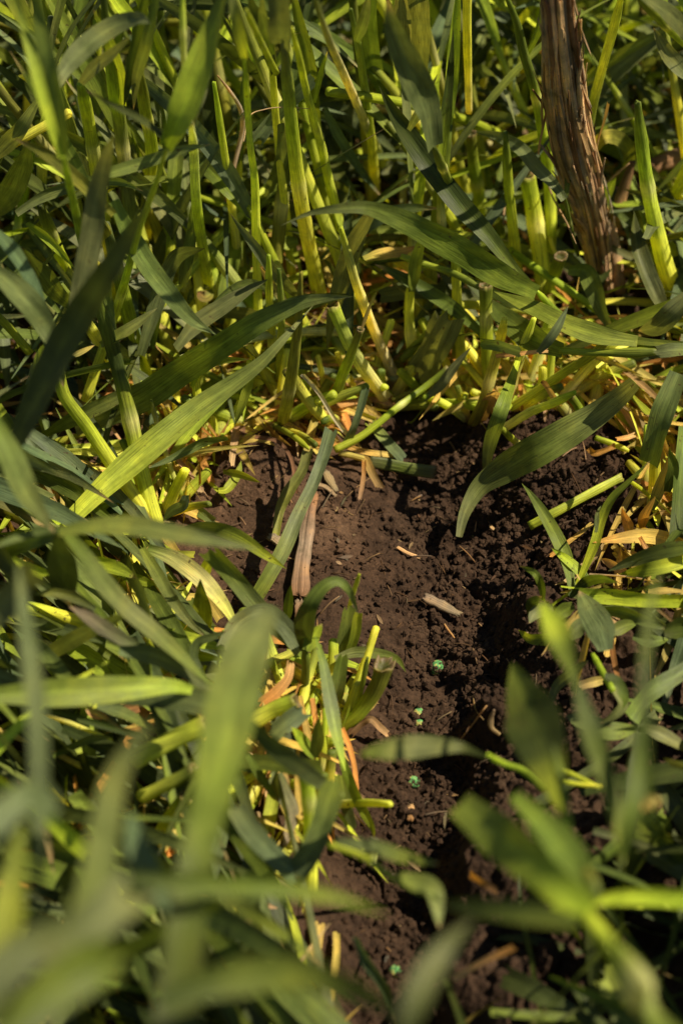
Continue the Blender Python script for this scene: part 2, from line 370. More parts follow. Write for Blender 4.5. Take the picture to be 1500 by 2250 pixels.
# ------------------------------------------------------------------ the plants and pieces one can point to
# T kind;category;description   then parts:  part shape width colours height(mm): base ... tip   (lower case shape = listed tip to base); dk on foreground and shaded left blades paints their shade into the colour
DATA = """
T rye_plant;rye plant;tall rye plant with a broad upright blade rising from a swollen joint, upper left
stem r 14>15>19>23 lm>lm>yl 262>230>170>90>30: 365,325 345,395 310,490 290,560 268,640 235,740 188,880
leaf_blade l 58 gn>lm 330>262: 500,-40 470,60 430,170 395,260 366,322
leaf_blade L 15 dk 262>300: 372,318 340,283 292,252 235,222 190,196
T rye_plant;rye plant;blurred rye plant forking into two upright blades at the left edge, top corner
stem r 15>18>20 lm>gn 290>120: 139,345 150,395 163,450 178,520 200,600
leaf_blade l 40 gn 370>290: 75,-60 88,40 110,160 128,260 138,342
leaf_blade l 26 gn>lm 365>290: 20,-60 52,50 85,180 112,275 134,343
T rye_plant;rye plant;lime rye stem snapped over at the top with a grey blade bending right
stem r 28>30 lm>lm>yl 235>60: 176,184 190,245 206,340 222,430 232,520
leaf_blade L 26 gr 240>285: 178,182 205,150 245,118 287,78
leaf_blade L 44 gr 270>300: 120,190 150,140 195,95 250,58 300,42 330,50
T rye_plant;rye plant;straight sheathed rye stem with a striped grey green sheath, behind the snapped stem
stem r 24>29>29 dk>lm>gr>lm 290>40: 225,-20 240,110 252,210 262,260 275,370 288,490 296,590
leaf_blade L 26 lm>gn 200>290: 270,230 262,160 240,90 205,20
T rye_plant;rye plant;yellow lit rye stem with two dark hanging blades left of the broad upright blade
stem r 28>30 ol>lm>yl 240>30: 308,160 318,240 333,330 325,430 318,520
leaf_blade l 27 dk>gn 215>300: 272,235 285,150 302,70 322,-20
leaf_blade l 26 gr>gn 210>300: 293,240 300,170 320,100 347,-20
T rye_plant;rye plant;thin pale rye stem with a joint in its middle, right of the broad upright blade
stem r 14>15 lm>pa 310>240: 401,-20 402,60 404,130 412,200 420,272
stem r 20>23>24 pa>lm>yl 240>10: 420,272 426,340 430,430 441,520 455,600 462,668
leaf_blade L 22 gr 240>280: 422,270 440,220 455,150 470,80 480,30
T rye_plant;rye plant;green rye plant whose blade forks down from above, left of centre at the top
stem r 11>15>19>21 lm>yl>yl 280>10: 536,128 543,220 550,320 560,400 563,520 566,640 570,770
leaf_blade l 25 gr>lm 330>280: 503,-40 515,30 528,80 537,127
T rye_plant;rye plant;thickest rye stem with a wide grey sheath on top and a yellow foot
stem r 25>29>32>34 gr>lm>yl>yl 275>5: 622,92 632,190 643,300 656,410 673,510 692,600 705,668
sheath c 48>50>42 gr 340>276: 608,-40 612,40 620,97
T rye_plant;rye plant;long pale diagonal rye stem leaning from top centre down to the right
stem r 15>19>22 gn>pa>lm 330>15: 688,-20 722,85 757,165 792,245 822,315 850,385
T rye_plant;rye plant;slim lime rye stem with a side shoot, between the thickest stem and the diagonal stem
stem r 15>18>24 lm>yl 290>10: 640,60 658,130 672,195 690,260 706,320 727,415 752,510 765,570
leaf_blade L 12 lm 190>240: 690,225 703,165 720,110
T rye_plant;rye plant;thin lime rye stem crossing behind the top of the thickest stem
stem r 13>15 lm 310>220: 540,20 572,90 607,160
leaf_blade L 22 dk 220>300: 600,160 590,100 560,30 545,-20
T rye_plant;rye plant;rye plant with a large soft grey blade folding left above a jointed green stem
stem r 20>22 gn>lm 230>90: 952,320 975,375 1000,425 1020,470
leaf_blade L 62 gr 230>330: 952,322 940,250 915,190 890,130 865,60 850,-10
leaf_blade L 18 gr 200>260: 898,285 925,235 962,160
T rye_plant;rye plant;broad grey blades hanging upright behind the folded grey blade
leaf_blade l 50 gr 120>260: 930,200 925,100 918,20 915,-60
leaf_blade l 44 gr 120>250: 895,180 885,90 880,-20
leaf_blade L 26 gn 80>250: 700,330 690,250 682,150 655,40 640,-40
leaf_blade L 34 gn 90>220: 840,210 818,130 812,40 830,-60
T rye_plant;rye plant;grey blade crossing in front of slim stems with a tilted square tip
leaf_blade C 27 gr 150>190: 560,308 605,255 645,215 690,172
leaf_blade l 28 gr 60>170: 573,452 598,400 618,350 616,270
T grass_blade;grass blade;blue green blade sloping down right below the diagonal stem
leaf_blade L 22 bl 160>50: 712,235 745,300 790,370 840,435
T rye_plant;rye plant;pointed dark blade and long arched blade meeting at one joint right of centre
stem R 15>14 gn>lm 70>110: 1232,692 1205,668 1180,640
leaf_blade L 46 gn>dk>dk 110>215: 1178,640 1130,590 1075,520 1010,450 955,380 910,315 868,250 832,186 prof=W roll=-8
leaf_blade L 58>60>60>40>30 gn>gn>gr 110>190>205>185: 1178,642 1110,610 1030,560 940,510 860,472 800,455 740,458 680,468 616,495 roll=10
T rye_plant;rye plant;long level stem at the right edge with wide blades lying beside it
leaf_blade L 24 gn>dk 95>70: 1500,757 1400,748 1300,720 1200,690 1100,652 1000,600 885,560
leaf_blade L 42 gn 92>100: 1400,750 1320,738 1240,712 1160,672 1085,640
leaf_blade l 56 dk>gn 60>84: 1062,648 1110,700 1170,742 1238,770
stem R 15>16>28 lm>gn 84>90: 1228,770 1300,774 1380,775 1440,773
sheath C 28 gr>gn 95: 1440,773 1480,768 1540,766
T rye_plant;rye plant;straight bright stem just left of the slim lime stem with a side shoot
stem r 14>17>20 lm>yl>yl 260>20: 590,40 600,180 612,330 628,470 640,600
leaf_blade L 22 gn>gr 240>300: 598,120 580,60 575,-20
T rye_plant;rye plant;bright stem between the diagonal stem and the top centre grey blades
stem r 15>18>22 gn>lm>yl 260>20: 770,20 790,120 806,230 818,330 824,430
leaf_blade L 24 gn>gr 230>280: 783,90 800,40 812,-20
T rye_plant;rye plant;leaning yellow stem crossing low between the pale jointed stem and the thickest stem
stem r 14>17>22 lm>yl>pa 200>10: 470,180 488,300 505,420 520,540 535,650
T rye_plant;rye plant;stem pair rising from the golden litter left of the olive stem
stem r 16>20 lm>yl 130>5: 590,560 592,660 598,760 600,860
stem r 14>18 gn>yl 120>5: 612,590 618,690 614,780 608,860
T rye_plant;rye plant;yellow stem base rising from the soil edge right of the wide torn blade
stem r 20>24 lm>yl 110>4: 1000,520 1002,620 1008,730 1020,850
T rye_plant;rye plant;short bright stem in the gap right of the thick pale stem base
stem r 18>24>26 lm>yl>pa 90>4: 905,600 898,680 905,770 915,855
leaf_blade L 26 gn>lm 80>120: 903,640 915,570 935,500
T rye_plant;rye plant;bright stem standing behind the bright cut stem with the square top
stem r 18>22>26 gn>lm>yl 150>8: 1110,290 1116,400 1128,520 1140,640
T rye_plant;rye plant;pale stem foot below the joint of the arched blade
stem r 22>26 lm>pa 50>4: 1210,690 1190,760 1165,840
T cut_rye_stem;rye stem;bright cut stem standing straight with an open square top, right of the arched blade
stem R 36>34 yl>yl>lm 0>95: 1203,685 1192,600 1180,520 1170,450 1157,384
T cut_rye_stem;rye stem;cut stem with a chewed brown top behind the pointed dark blade
stem R 30>22 yl>lm>ol 20>110: 1058,490 1050,420 1040,360 1034,292
T cut_rye_stem;rye stem;short cut stem with a dry white collar under the arched blade
stem R 28>28 ol>lm>gn 5>90: 1075,855 1070,780 1067,700 1066,625
T cut_rye_stem;rye stem;bright upright stem at the top edge near the middle of the right half
stem r 20>18>14 yl>yl>pa 230>120: 1026,-20 1026,80 1028,160 1030,245
T rye_plant;rye plant;curving green rye stem in front of the weathered corn stalk foot
stem r 18>21>25>26 gn>gn>lm>yl 250>15: 1108,-20 1135,50 1150,115 1170,180 1185,250 1198,330 1207,410 1210,510 1205,580
leaf_blade L 16 gn 170>250: 1158,118 1180,70 1192,20 1200,-30
T rye_plant;rye plant;lime rye stem leaning right from the top edge across the weathered corn stalk
stem r 22>21 lm>yl>gn 240>90: 1368,-20 1345,70 1320,160 1300,240 1288,330
T rye_plant;rye plant;stout lime rye stem at the right, curving down to a swollen yellow foot
stem r 26>30>36>44 gn>lm>yl>yl 200>8: 1400,225 1408,310 1420,400 1440,500 1462,590 1492,672
leaf_blade L 26 gr 100>60: 1418,525 1440,490 1475,470 1530,455
T rye_plant;rye plant;green stem and folded blades cutting off the top right corner
stem r 24>22 gn>lm 280>200: 1395,-20 1440,30 1480,70 1530,115
leaf_blade l 36 gr 290>220: 1400,-10 1450,15 1500,60 1530,100
leaf_blade l 34 gr 230>200: 1435,60 1470,120 1520,180
T cut_rye_stem;rye stem;stout yellow stem leaning out of the right edge, upper quarter
stem R 30 yl>lm 20>120: 1478,440 1495,400 1530,330
T rye_plant;rye plant;drooping grey blade on a thin stem in front of the corn stalk
stem r 9>9 gn 110>30: 1240,430 1254,500 1270,560
leaf_blade L 30 gr>bl 110>130>110: 1240,438 1212,400 1180,370 1140,325 1090,298 1040,288
leaf_blade L 17 gn 100>150: 1243,432 1250,360 1250,290 1243,212
T grass_blade;grass blade;short bright blade leaning over the lower end of the corn stalk
leaf_blade L 28 gr>gn 30>90: 1288,505 1312,455 1335,420 1354,388
T grass_blade;grass blade;yellowing blade hooped over beside the corn stalk
leaf_blade L 30 gn>ol>ye 40>110>60: 1362,410 1382,350 1368,310 1330,300 1300,330 1270,380 1258,410
T grass_blade;grass blade;dark ribbed blade folded downwards left of the stout lime stem
leaf_blade l 36 dk>gr 90>40: 1392,462 1394,520 1412,590 1438,650 1466,695 cup=.35
T grass_blade;grass blade;grey blade curling in from the right edge above the level stem
leaf_blade l 46 gr 50>90: 1402,727 1440,718 1475,690 1530,635
T grass_blade;grass blade;grey green blade hooking down right of the joint of the pointed dark blade
leaf_blade l 38 gr>gn 40>60: 1350,735 1325,685 1308,640 1285,595 1248,592
T grass_blade;grass blade;thin dark blade reaching in from the right edge at the corn stalk's height
leaf_blade l 20 dk 80: 1370,415 1420,428 1460,440 1530,470
T cut_rye_stem;rye stem;stubby green cut stem left of the hooked grey blade
stem R 28 lm>gn 5>60: 1205,650 1215,610 1232,562
T grass_blade;grass blade;dull grey blade draped over the yellow stems at the centre
leaf_blade l 42 gr 40>170: 718,770 728,700 742,640 760,580 785,520 815,465 roll=8
T rye_plant;rye plant;pale yellow stem base slanting right down to the soil at centre
stem r 20>22>24 lm>pa>wh 160>2: 748,500 765,560 780,615 800,670 820,722 850,790 887,868
T cut_rye_stem;rye stem;thick pale stem base lying just above the orange strip at centre
stem r 28>30 lm>pa 90>6: 730,670 762,745 790,795 825,845 856,886
T cut_rye_stem;rye stem;olive stem ending in a long thin spike, centre of the tangle
stem R 24>24>16 ol>lm>ol 5>110: 732,885 748,835 768,785 792,722
spike L 8 tn>ol 110>140: 795,722 810,680 830,635
T rye_plant;rye plant;olive stem with a square shoulder from which a black spotted pale stem hangs
stem R 30>26>14 yl>ol>ol 5>150: 622,925 634,860 645,790 655,700 661,598
spotted_stem X 27>24 ol>yl 60>12: 632,815 655,850 685,890 722,932
dry_sheath C 9 wh 75>10: 664,822 700,862 735,920 782,978
T cut_rye_stem;rye stem;bright slim stem lying across the soil's upper edge and rising to the right
stem R 17>14 lm>lm>gn 10>50: 735,988 790,960 830,930 870,897 930,852 985,808
leaf_blade L 20 gr 45>70: 930,878 965,850 995,810 1035,762
T cut_rye_stem;rye stem;level bright green stem along the upper edge of the bare soil
stem R 14 lm>yl 10: 902,884 960,884 1036,881
T grass_blade;grass blade;wide dull blade with a torn end hanging above the bare soil
leaf_blade C 64 gr 70>25: 988,695 965,750 945,790 925,832
T cut_rye_stem;rye stem;green stem piece slanting behind the wide torn blade
stem R 18 gn>lm 30>60: 882,790 930,742 988,682
T grass_blade;grass blade;dark speckled blade slanting down right under the arched blade
leaf_blade l 30 dk>gn 100>50: 822,580 870,603 940,640 1000,680 1062,735
T rye_plant;rye plant;lime stem running right from the orange leaf tip
stem R 13>16 lm>gn 100>80: 880,562 940,582 1000,602 1060,636
T grass_blade;grass blade;orange yellow leaf tip under the arched blade
leaf_blade L 24 ol>ye>or 95>85: 800,570 850,556 885,552 920,539
T grass_blade;grass blade;short lime blade left of the thickest stem's foot
leaf_blade L 28 gn>lm 60: 655,530 625,535 580,548
T grass_blade;grass blade;long slate blue blade diving from the left to the olive stem
leaf_blade l 24 bl>gr 150>60: 505,468 545,520 590,580 630,625 655,652 roll=25
T grass_blade;grass blade;thin withered brown tipped blade beside the slate blue blade
leaf_blade l 17 tn>gn 110>60: 570,583 590,615 615,650 640,685
T grass_blade;grass blade;huge arching blade sweeping from the left tangle to a brown tip at the centre
leaf_blade L 58 gr>gn>gn>gr 30>110>150: 165,940 230,915 310,875 390,820 470,768 545,720 600,690 660,664 715,654 776,651 roll=-8
T grass_blade;grass blade;long bright lime blade running up right to a narrow rolled tip
leaf_blade L 60>56>44>28 lm>gn>gr 60>90>120: 140,1155 215,1082 290,1015 350,965 430,900 510,845 570,800 620,748 690,668 roll=5
T grass_blade;grass blade;short grey blade tucked under the huge arching blade
leaf_blade l 30 gr>gn 80>40: 336,828 290,855 220,890 150,925 95,955
T grass_blade;grass blade;ragged olive blade with yellow flecks pointing up right
leaf_blade L 24 ol>gr 110>130: 222,758 258,738 300,712 346,676
T grass_blade;grass blade;small dark blade below the ragged olive blade
leaf_blade L 12 dk>ye 100: 155,785 180,772 208,758
T rye_plant;rye plant;stout striped stem running down the left tangle under the long lime blade
stem r 30>33>36 gn>dk>lm>yl 150>6: 212,640 232,715 252,780 275,870 295,960 318,1060 345,1158
T rye_plant;rye plant;second stout lime stem meeting the striped stem at the left soil edge
stem r 26>30>34 gn>lm>yl 130>6: 112,735 126,800 142,870 190,935 240,1010 290,1085 340,1152
T grass_blade;grass blade;wide dark blurred blade hanging over the left tangle
leaf_blade l 62>66>52 dk 330>180: 330,435 290,510 235,600 185,680 130,770 85,870 40,960 0,1040 roll=28
T grass_blade;grass blade;soft grey blade standing behind the dark blurred blade
leaf_blade l 46 gr 290>180: 252,290 232,350 212,430 200,520 180,620 150,730 roll=0
T grass_blade;grass blade;soft pale green blade falling right and meeting another at a point
leaf_blade L 44 gn>gr 200>110: 250,440 285,515 330,590 380,655 425,705 475,735
T grass_blade;grass blade;grey blade rising right from under the pale falling blade
leaf_blade L 36 gr 90>110: 385,765 430,712 490,672 540,640 590,612
T grass_blade;grass blade;grey blade arching in the open stems with a bright rim, upper left
leaf_blade L 26 gn>gr 210>225: 188,398 240,380 320,355 395,330 462,317
T grass_blade;grass blade;curved green blade lying level under the rimmed grey blade
leaf_blade L 24 gr>gn 150>170: 35,468 85,435 140,412 200,398 262,398 315,420
T grass_blade;grass blade;dark blade slanting across the upper left stems
leaf_blade l 28 dk>ol 260>200: 32,303 90,330 150,375 205,425 250,470
T grass_blade;grass blade;broad dark blade at the left edge below the top corner
leaf_blade L 48 dk 90>190: -10,470 25,420 50,360 60,310
leaf_blade L 34 gr>ol 150>200: -20,350 20,310 50,275 95,200
T grass_blade;grass blade;blue green blade entering from the left edge
leaf_blade L 32 bl 240>180: -20,500 30,555 72,625 108,705
T grass_blade;grass blade;wide pale grey blade entering from the left edge and folding down
leaf_blade L 56 gr 230>180: -20,590 25,628 70,672 102,720 135,800
T grass_blade;grass blade;narrow grey end hanging down from the folded pale blade
leaf_blade L 32 gr 180>130: 98,700 112,755 130,810 140,850
T grass_blade;grass blade;dark green blade lying behind the blue green blade at the left
leaf_blade L 40 dk>gn 170>90: 50,540 95,600 140,655 210,705
T cut_rye_stem;rye stem;thin lime stem low at the left edge
stem R 18 lm>gn 60>100: 66,775 20,720 -20,680
T grass_blade;grass blade;two toned narrow blade pointing down right under the dark slanting blade
leaf_blade L 18 gn>lm 160>120: 60,488 95,515 135,555 165,590
T rye_plant;rye plant;sunlit yellow stem slanting between dark blades at the left
stem r 25>27 dk>lm>yl 150>40: 88,450 112,510 140,580 165,640
T rye_plant;rye plant;stem with bright yellow patches behind the dark blurred blade
stem r 28>30 dk>yl>lm 160>50: 220,480 238,530 255,620 262,700
T grass_blade;grass blade;narrow upright blade left of the huge arching blade's middle
leaf_blade L 20 gn 60>110: 335,765 345,700 350,640 352,590
T grass_blade;grass blade;tall grey blade curling its dark tip to the right, left of the pale stem
leaf_blade L 34 gr>gr>dk 60>150: 310,780 330,710 352,640 375,580 400,555 450,545
T grass_blade;grass blade;upright grey blade beside the pale jointed stem
leaf_blade L 26 gr>gn 60>130: 398,640 410,580 422,510 420,450
T grass_blade;grass blade;small curled blade with a brown cup around the pale stem foot
leaf_blade L 16 gn>ol 40>50: 412,665 425,640 445,630 462,632
leaf_blade B 26 br>ol 50: 435,640 450,652 468,640
T rye_plant;rye plant;thin pale stem with white nodes beside the orange leaves
stem r 12>12 gn>pa>lm 70>8: 332,880 342,920 356,965 372,1020 398,1088
T grass_blade;grass blade;green blade hanging straight down left of the orange leaves
leaf_blade L 22 lm>gn 80>40: 548,790 545,835 530,890 515,935
T grass_blade;grass blade;bright green folded blade ending beside the hanging blade
leaf_blade L 18 lm>gn 50>80: 422,850 440,815 475,795 548,788
T grass_blade;grass blade;slim blue blade curving left over the low yellow clump
leaf_blade l 18 bl>gn 30>40: 320,1030 370,1010 420,985 450,970 500,962
T grass_blade;grass blade;little blue blade hooked downwards at the left soil edge
leaf_blade L 24 bl 40>15: 408,1088 400,1110 375,1125 358,1145
T cut_leaf_piece;leaf piece;short cut green leaf piece pointing onto the soil at the left edge
leaf_blade C 20 gn>bl 8: 418,1108 445,1128 472,1148
T cut_leaf_piece;leaf piece;small green leaf piece with a dark shadow on the soil mound
leaf_blade L 16 gn>lm 14>20: 490,1036 530,1042 572,1060
T cut_leaf_piece;leaf piece;curved green blade piece climbing the soil mound
leaf_blade l 20 gn>lm 12: 530,1012 520,1045 498,1075 480,1078
T grass_blade;grass blade;limp grey green blade hanging on the soil beside the dried stalk strip
leaf_blade C 22>24>16 gr>ol 30>5: 680,985 665,1035 635,1080 615,1120 605,1178
stem R 13 ol>lm 12>32: 602,935 640,955 678,985
T grass_blade;grass blade;long narrow blue grey blade lying over the soil and the dried stalk strip
leaf_blade L 24>26>30>30 bl>gr>gn 60>14: 728,945 712,1000 685,1070 655,1130 625,1200 590,1262 560,1310 prof=C
T stalk_strip;dried stalk;flat strip of dried corn stalk lying pale and ribbed on the soil
strip K 26>34>40 br>gy>br 5: 688,1085 678,1140 670,1200 662,1250 659,1312
T stalk_strip;dried stalk;broken lower end of the dried corn stalk strip
strip K 26>16 gy>br 4: 660,1322 655,1358
T wood_chip;wood chip;grey brown wood chip lying in the middle of the furrow
strip K 24>26>16 gy>gy 5: 932,1312 965,1328 1008,1350
T wood_chip;wood chip;thin pale chip on the soil right of the stalk strip
strip K 8 tn 3: 872,1202 895,1215 922,1226
T wood_chip;wood chip;oval brown leaf chip near the top of the bare soil
strip K 18>20>10 gy 4: 714,1036 724,1055 738,1078
T wood_chip;wood chip;curved thin bark chip beside the oval leaf chip
strip K 13>8 gy 4: 688,1062 715,1070 738,1090
T wood_chip;wood chip;tan crumb of pith deep in the furrow below the seeds
strip K 16>20>14 tn>br 5: 900,1772 904,1788 900,1804
T wood_chip;wood chip;small grey slab at the tip of the limp grey blade
strip K 20>26 gy 5: 592,1178 605,1185 622,1196
T small_twig;twig;short brown twig leaning beside the arched dark blade
stem R 4 br>tn 4>12: 703,1350 722,1328 745,1310
T small_twig;twig;thin straw splinter in the furrow above the seeds
stem R 4 tn 4>7: 975,1370 985,1385 998,1402
T grass_blade;grass blade;blurred level blade crossing the left soil edge
leaf_blade L 40>42>36 gn>gr 190>205: 130,1168 200,1158 280,1155 360,1168 450,1185 570,1208 roll=22
T grass_blade;grass blade;sharp curved blade with a pointed tip resting above the soil at the left
leaf_blade L 30 gr>gn>lm 60>70>50: 385,1172 430,1160 480,1162 530,1182 585,1220 630,1250
T grass_blade;grass blade;thin dark blade leaving the left edge at mid height
leaf_blade L 18 dk>gr 180>200: 140,1162 90,1165 40,1180 -20,1205
T grass_blade;grass blade;wide blurred green blade coming down the left edge to the dark crossing
leaf_blade L 55>55>42 gn>gr 240>190: -20,915 20,1000 55,1080 90,1130 120,1170
T grass_blade;grass blade;broad shaded blade hanging under the dark crossing at the left
leaf_blade L 66 dk 180>90: 128,1175 132,1220 140,1270 152,1330 prof=W roll=5
T grass_blade;grass blade;long tapering blade falling right from the dark crossing to the blurred tip
leaf_blade L 42 gn>gr>gn 180>100: 145,1168 185,1220 230,1285 280,1340 345,1395 400,1445 470,1512
T grass_blade;grass blade;short lime blade lying under the long tapering blade
leaf_blade L 30 lm>gn 60: 195,1230 235,1240 268,1252 302,1272
leaf_blade L 22 gn>lm 40: 262,1262 310,1275 350,1290
T grass_blade;grass blade;glossy pale lime blade running down right to the soil edge
leaf_blade L 40>38>30 gn>pa>lm 60>40: 325,1205 380,1225 430,1260 470,1300 505,1350 525,1400 roll=-5
T grass_blade;grass blade;straight green blade left of the glossy lime blade
leaf_blade L 27 gn>gr 60>50: 312,1205 345,1260 385,1325 420,1370 455,1402
T grass_blade;grass blade;upright dark triangular blade standing in the left tangle
leaf_blade L 38>38>30 lm>dk 20>60: 450,1400 446,1355 443,1310 440,1272 roll=25
T grass_blade;grass blade;blade slanting from the level blurred blade down to the arched dark blade
leaf_blade L 38>36>30 gn>gr>gn 90>30: 462,1208 510,1262 560,1325 610,1380 668,1432 prof=C
T grass_blade;grass blade;grey blade bowed like a bridge over the lower soil edge
leaf_blade L 38 gr>bl 50>60>40: 498,1420 520,1375 555,1350 590,1345 625,1375 668,1430 prof=C
T grass_blade;grass blade;small green leaf tip poking up beside the stalk strip end
leaf_blade L 20 gn 12>35: 630,1362 635,1325 639,1285
T grass_blade;grass blade;short triangular lime leaf tip at the left soil edge
leaf_blade L 24 lm>gn 20>45: 447,1262 458,1240 467,1218
T rye_plant;rye plant;young rye plant whose dark blade arches over and droops, lower centre clump
stem R 20>18 ol>gn 4>50: 665,1530 670,1495 672,1460 669,1425
leaf_blade L 46>46>24>20 dk>dk>gn>gr 40>95>100>70: 672,1425 668,1385 680,1335 708,1292 740,1277 765,1295 778,1325 788,1352 roll=10
leaf_blade L 30 gn>lm 50>60: 672,1430 690,1395 708,1370
T rye_plant;rye plant;pale sheathed shoot with a yellow cut top sticking up over the furrow edge
stem R 10 yl>lm 45>80: 767,1335 777,1300 789,1262
sheath C 26>30>28 gr>gn 10>50: 745,1450 757,1400 766,1335
sheath C 20 gn>lm 20>48: 765,1440 780,1395 787,1345
T grass_blade;grass blade;level blade hooking its tip down over the furrow, lower centre clump
leaf_blade L 24 gr>gn 30>25: 735,1448 780,1433 830,1436 872,1448 892,1478
T grass_blade;grass blade;long slim blade falling in front of the pale sheathed shoot
leaf_blade L 27 gn>gr>lm 60>40: 693,1398 710,1460 725,1540 738,1610 758,1695 prof=B
T grass_blade;grass blade;pale flat sheath standing below the pale sheathed shoot
leaf_blade C 28>34>22 gr>gn 10>40: 730,1545 740,1500 752,1440
T cut_rye_stem;rye stem;thick chewed green stub leaning right with a frayed brown top, beside the seeds
stem R 30>36>38>42 lm>lm>ol>ol 4>50: 752,1598 785,1570 812,1535 832,1500 845,1458 rag=1
stem R 12 lm>gn 25>55: 790,1530 798,1495 807,1445
T dry_leaf;dry leaf;orange dry strip curving down the furrow edge below the chewed stub
leaf_blade C 11 or 25>6: 750,1600 766,1640 778,1690 782,1745
T dry_leaf;dry leaf;brown dry leaf bent like a roof on the soil right of the chewed stub
leaf_blade C 18>16>12 br>tn 6>16>5: 768,1612 792,1590 815,1582 835,1600 852,1615
T grass_blade;grass blade;slender bent blade pointing down the furrow edge
leaf_blade L 22>24>20 gn>lm 40>8: 745,1650 775,1730 800,1785 818,1820 822,1845
T grass_blade;grass blade;pale blade lying beside the slender bent blade
leaf_blade C 26 gn>gr 25>8: 748,1700 758,1755 770,1815
T cut_rye_stem;rye stem;small pale stub below the slender bent blade
stem R 22 pa>lm 6>14: 816,1900 820,1862
T grass_blade;grass blade;withered star of stubby leaves in the lower centre clump
leaf_blade L 24 gn>lm 30>60: 690,1665 665,1630 640,1598
leaf_blade L 28 gr>gn 30>65: 690,1665 698,1620 702,1575
leaf_blade L 24 lm>ye 20: 690,1660 692,1700 698,1745
T dry_leaf;dry leaf;crumpled grey leaf hanging under the withered star
leaf_blade C 30>38>10 gr>gy 45>15: 600,1700 622,1745 640,1790 625,1858
leaf_blade L 20 gn 55>40: 545,1660 575,1710 612,1765
T dry_leaf;dry leaf;yellow brown curled dead leaf beside the crumpled grey leaf
leaf_blade L 28 ye>tn 40>30: 592,1672 615,1700 625,1730 618,1748
T cut_rye_stem;rye stem;folded bright yellow green stem in the lower left clump
stem R 38 yl>lm 40>55: 552,1590 600,1560 652,1542
sheath C 40 gr>bl 50>60: 600,1615 630,1590 664,1562
T dry_leaf;dry leaf;orange curled leaf above the folded bright stem
leaf_blade C 24>22>14 or>tn 30>45: 575,1548 608,1520 632,1490 638,1455
T grass_blade;grass blade;dark shaded blade sloping right through the lower left clump
leaf_blade L 44 dk>gr 170>90: 545,1590 620,1655 690,1710 750,1755
T grass_blade;grass blade;left arm of the V of two grey blades near the bottom centre
leaf_blade C 44 gr>bl 110>80: 515,1770 555,1830 600,1880 648,1922 roll=5
T grass_blade;grass blade;right arm of the V of two grey blades near the bottom centre
leaf_blade L 48 bl>gn 80>120: 648,1922 682,1865 710,1800 732,1725 prof=C roll=-5
T cut_rye_stem;rye stem;upright lime stem glowing behind the V of blades
stem R 28 yl>lm 5>70: 685,1960 682,1860 680,1780 672,1700
T cut_rye_stem;rye stem;bright yellow stem crossing behind the big blurred blade
stem R 42>40 yl>lm 70>90: 295,1672 370,1632 455,1592
T cut_rye_stem;rye stem;green stem parallel below the bright yellow stem
stem R 30 yl>gn 50>70: 308,1752 370,1722 430,1690
T cut_rye_stem;rye stem;yellow stem standing between the blurred blades
stem R 30>32 yl>lm 10>60: 345,1852 370,1800 410,1750
T cut_rye_stem;rye stem;thin straw coloured stem lying in the lower left tangle
stem R 13 pa>yl 40: 80,1558 160,1592 245,1628
T cut_rye_stem;rye stem;short straw coloured stem end at the lower left edge
stem R 14 ye>pa 30: -15,1600 25,1615 62,1630
T cut_rye_stem;rye stem;short straw coloured piece right of the grey leaning blade
stem R 13 ye>yl 30: 105,1645 160,1675 215,1700
T grass_blade;grass blade;small curved blade below the thin straw coloured stem
leaf_blade L 18 gn>gr 45>55: 115,1662 160,1638 205,1622 250,1620
T grass_blade;grass blade;blue green blade lying below the level bright blade
leaf_blade L 26 bl>gn 60: 215,1552 265,1568 310,1590 358,1618
T dry_leaf;dry leaf;brown orange leaf scrap under the level bright blade
leaf_blade C 24>30 br>or 30: 262,1568 310,1548 360,1528
T dry_leaf;dry leaf;small tan oval leaf scrap at the lower left
leaf_blade B 18 tn>or 35: 188,1560 212,1572 238,1578
T grass_blade;grass blade;level bright lime blade entering from the left edge, lower half
leaf_blade L 62>60>40 gn>gn>lm 150>110: -30,1528 60,1524 160,1520 270,1514 370,1508 420,1518 475,1540 roll=0
T cut_rye_stem;rye stem;fat bright stem lying level at the left, under the tapering blade
stem R 28 lm>yl>lm 50: 60,1335 120,1350 200,1378
T grass_blade;grass blade;thin rimmed blade arching above the fat bright stem
leaf_blade L 22 dk>ol 110>120: 210,1338 170,1315 120,1302 72,1306
T grass_blade;grass blade;grey brown blade crossing above the blue tapering blade
leaf_blade L 34 gr>gy 110>130: 300,1420 250,1395 200,1360 152,1332
T grass_blade;grass blade;blue green blade tapering right toward the big blurred blade
leaf_blade L 40 bl>gr 120>90: 262,1430 330,1438 400,1468 440,1498 480,1530
T grass_blade;grass blade;bright level leaf pair joining at the lower left soil edge
leaf_blade L 32 gn>lm 40: 325,1390 380,1400 430,1410 500,1428
leaf_blade L 24 gn>lm 25: 380,1430 430,1440 490,1450
T grass_blade;grass blade;dark curled blade hooked over the bright level leaf pair
leaf_blade L 20 dk>gr 60>80: 440,1470 425,1440 435,1412 470,1398 500,1385
T grass_blade;grass blade;blurred pale blade stub at the left edge below mid height
leaf_blade l 56 gr 260>230: 78,1252 50,1275 15,1320 -30,1375 prof=C
T grass_blade;grass blade;big blurred blade standing in the lower left foreground
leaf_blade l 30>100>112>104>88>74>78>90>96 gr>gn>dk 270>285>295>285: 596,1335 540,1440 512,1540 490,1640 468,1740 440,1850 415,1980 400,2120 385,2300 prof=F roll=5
T grass_blade;grass blade;second blurred blade left of the big one, bent at its tip
leaf_blade l 24>54>68>78>80>90 gr>gn 340>290: 325,1590 285,1650 250,1720 228,1820 210,1930 185,2040 130,2150 40,2260 prof=F roll=-8
T grass_blade;grass blade;narrow grey blurred blade hanging at the left foreground
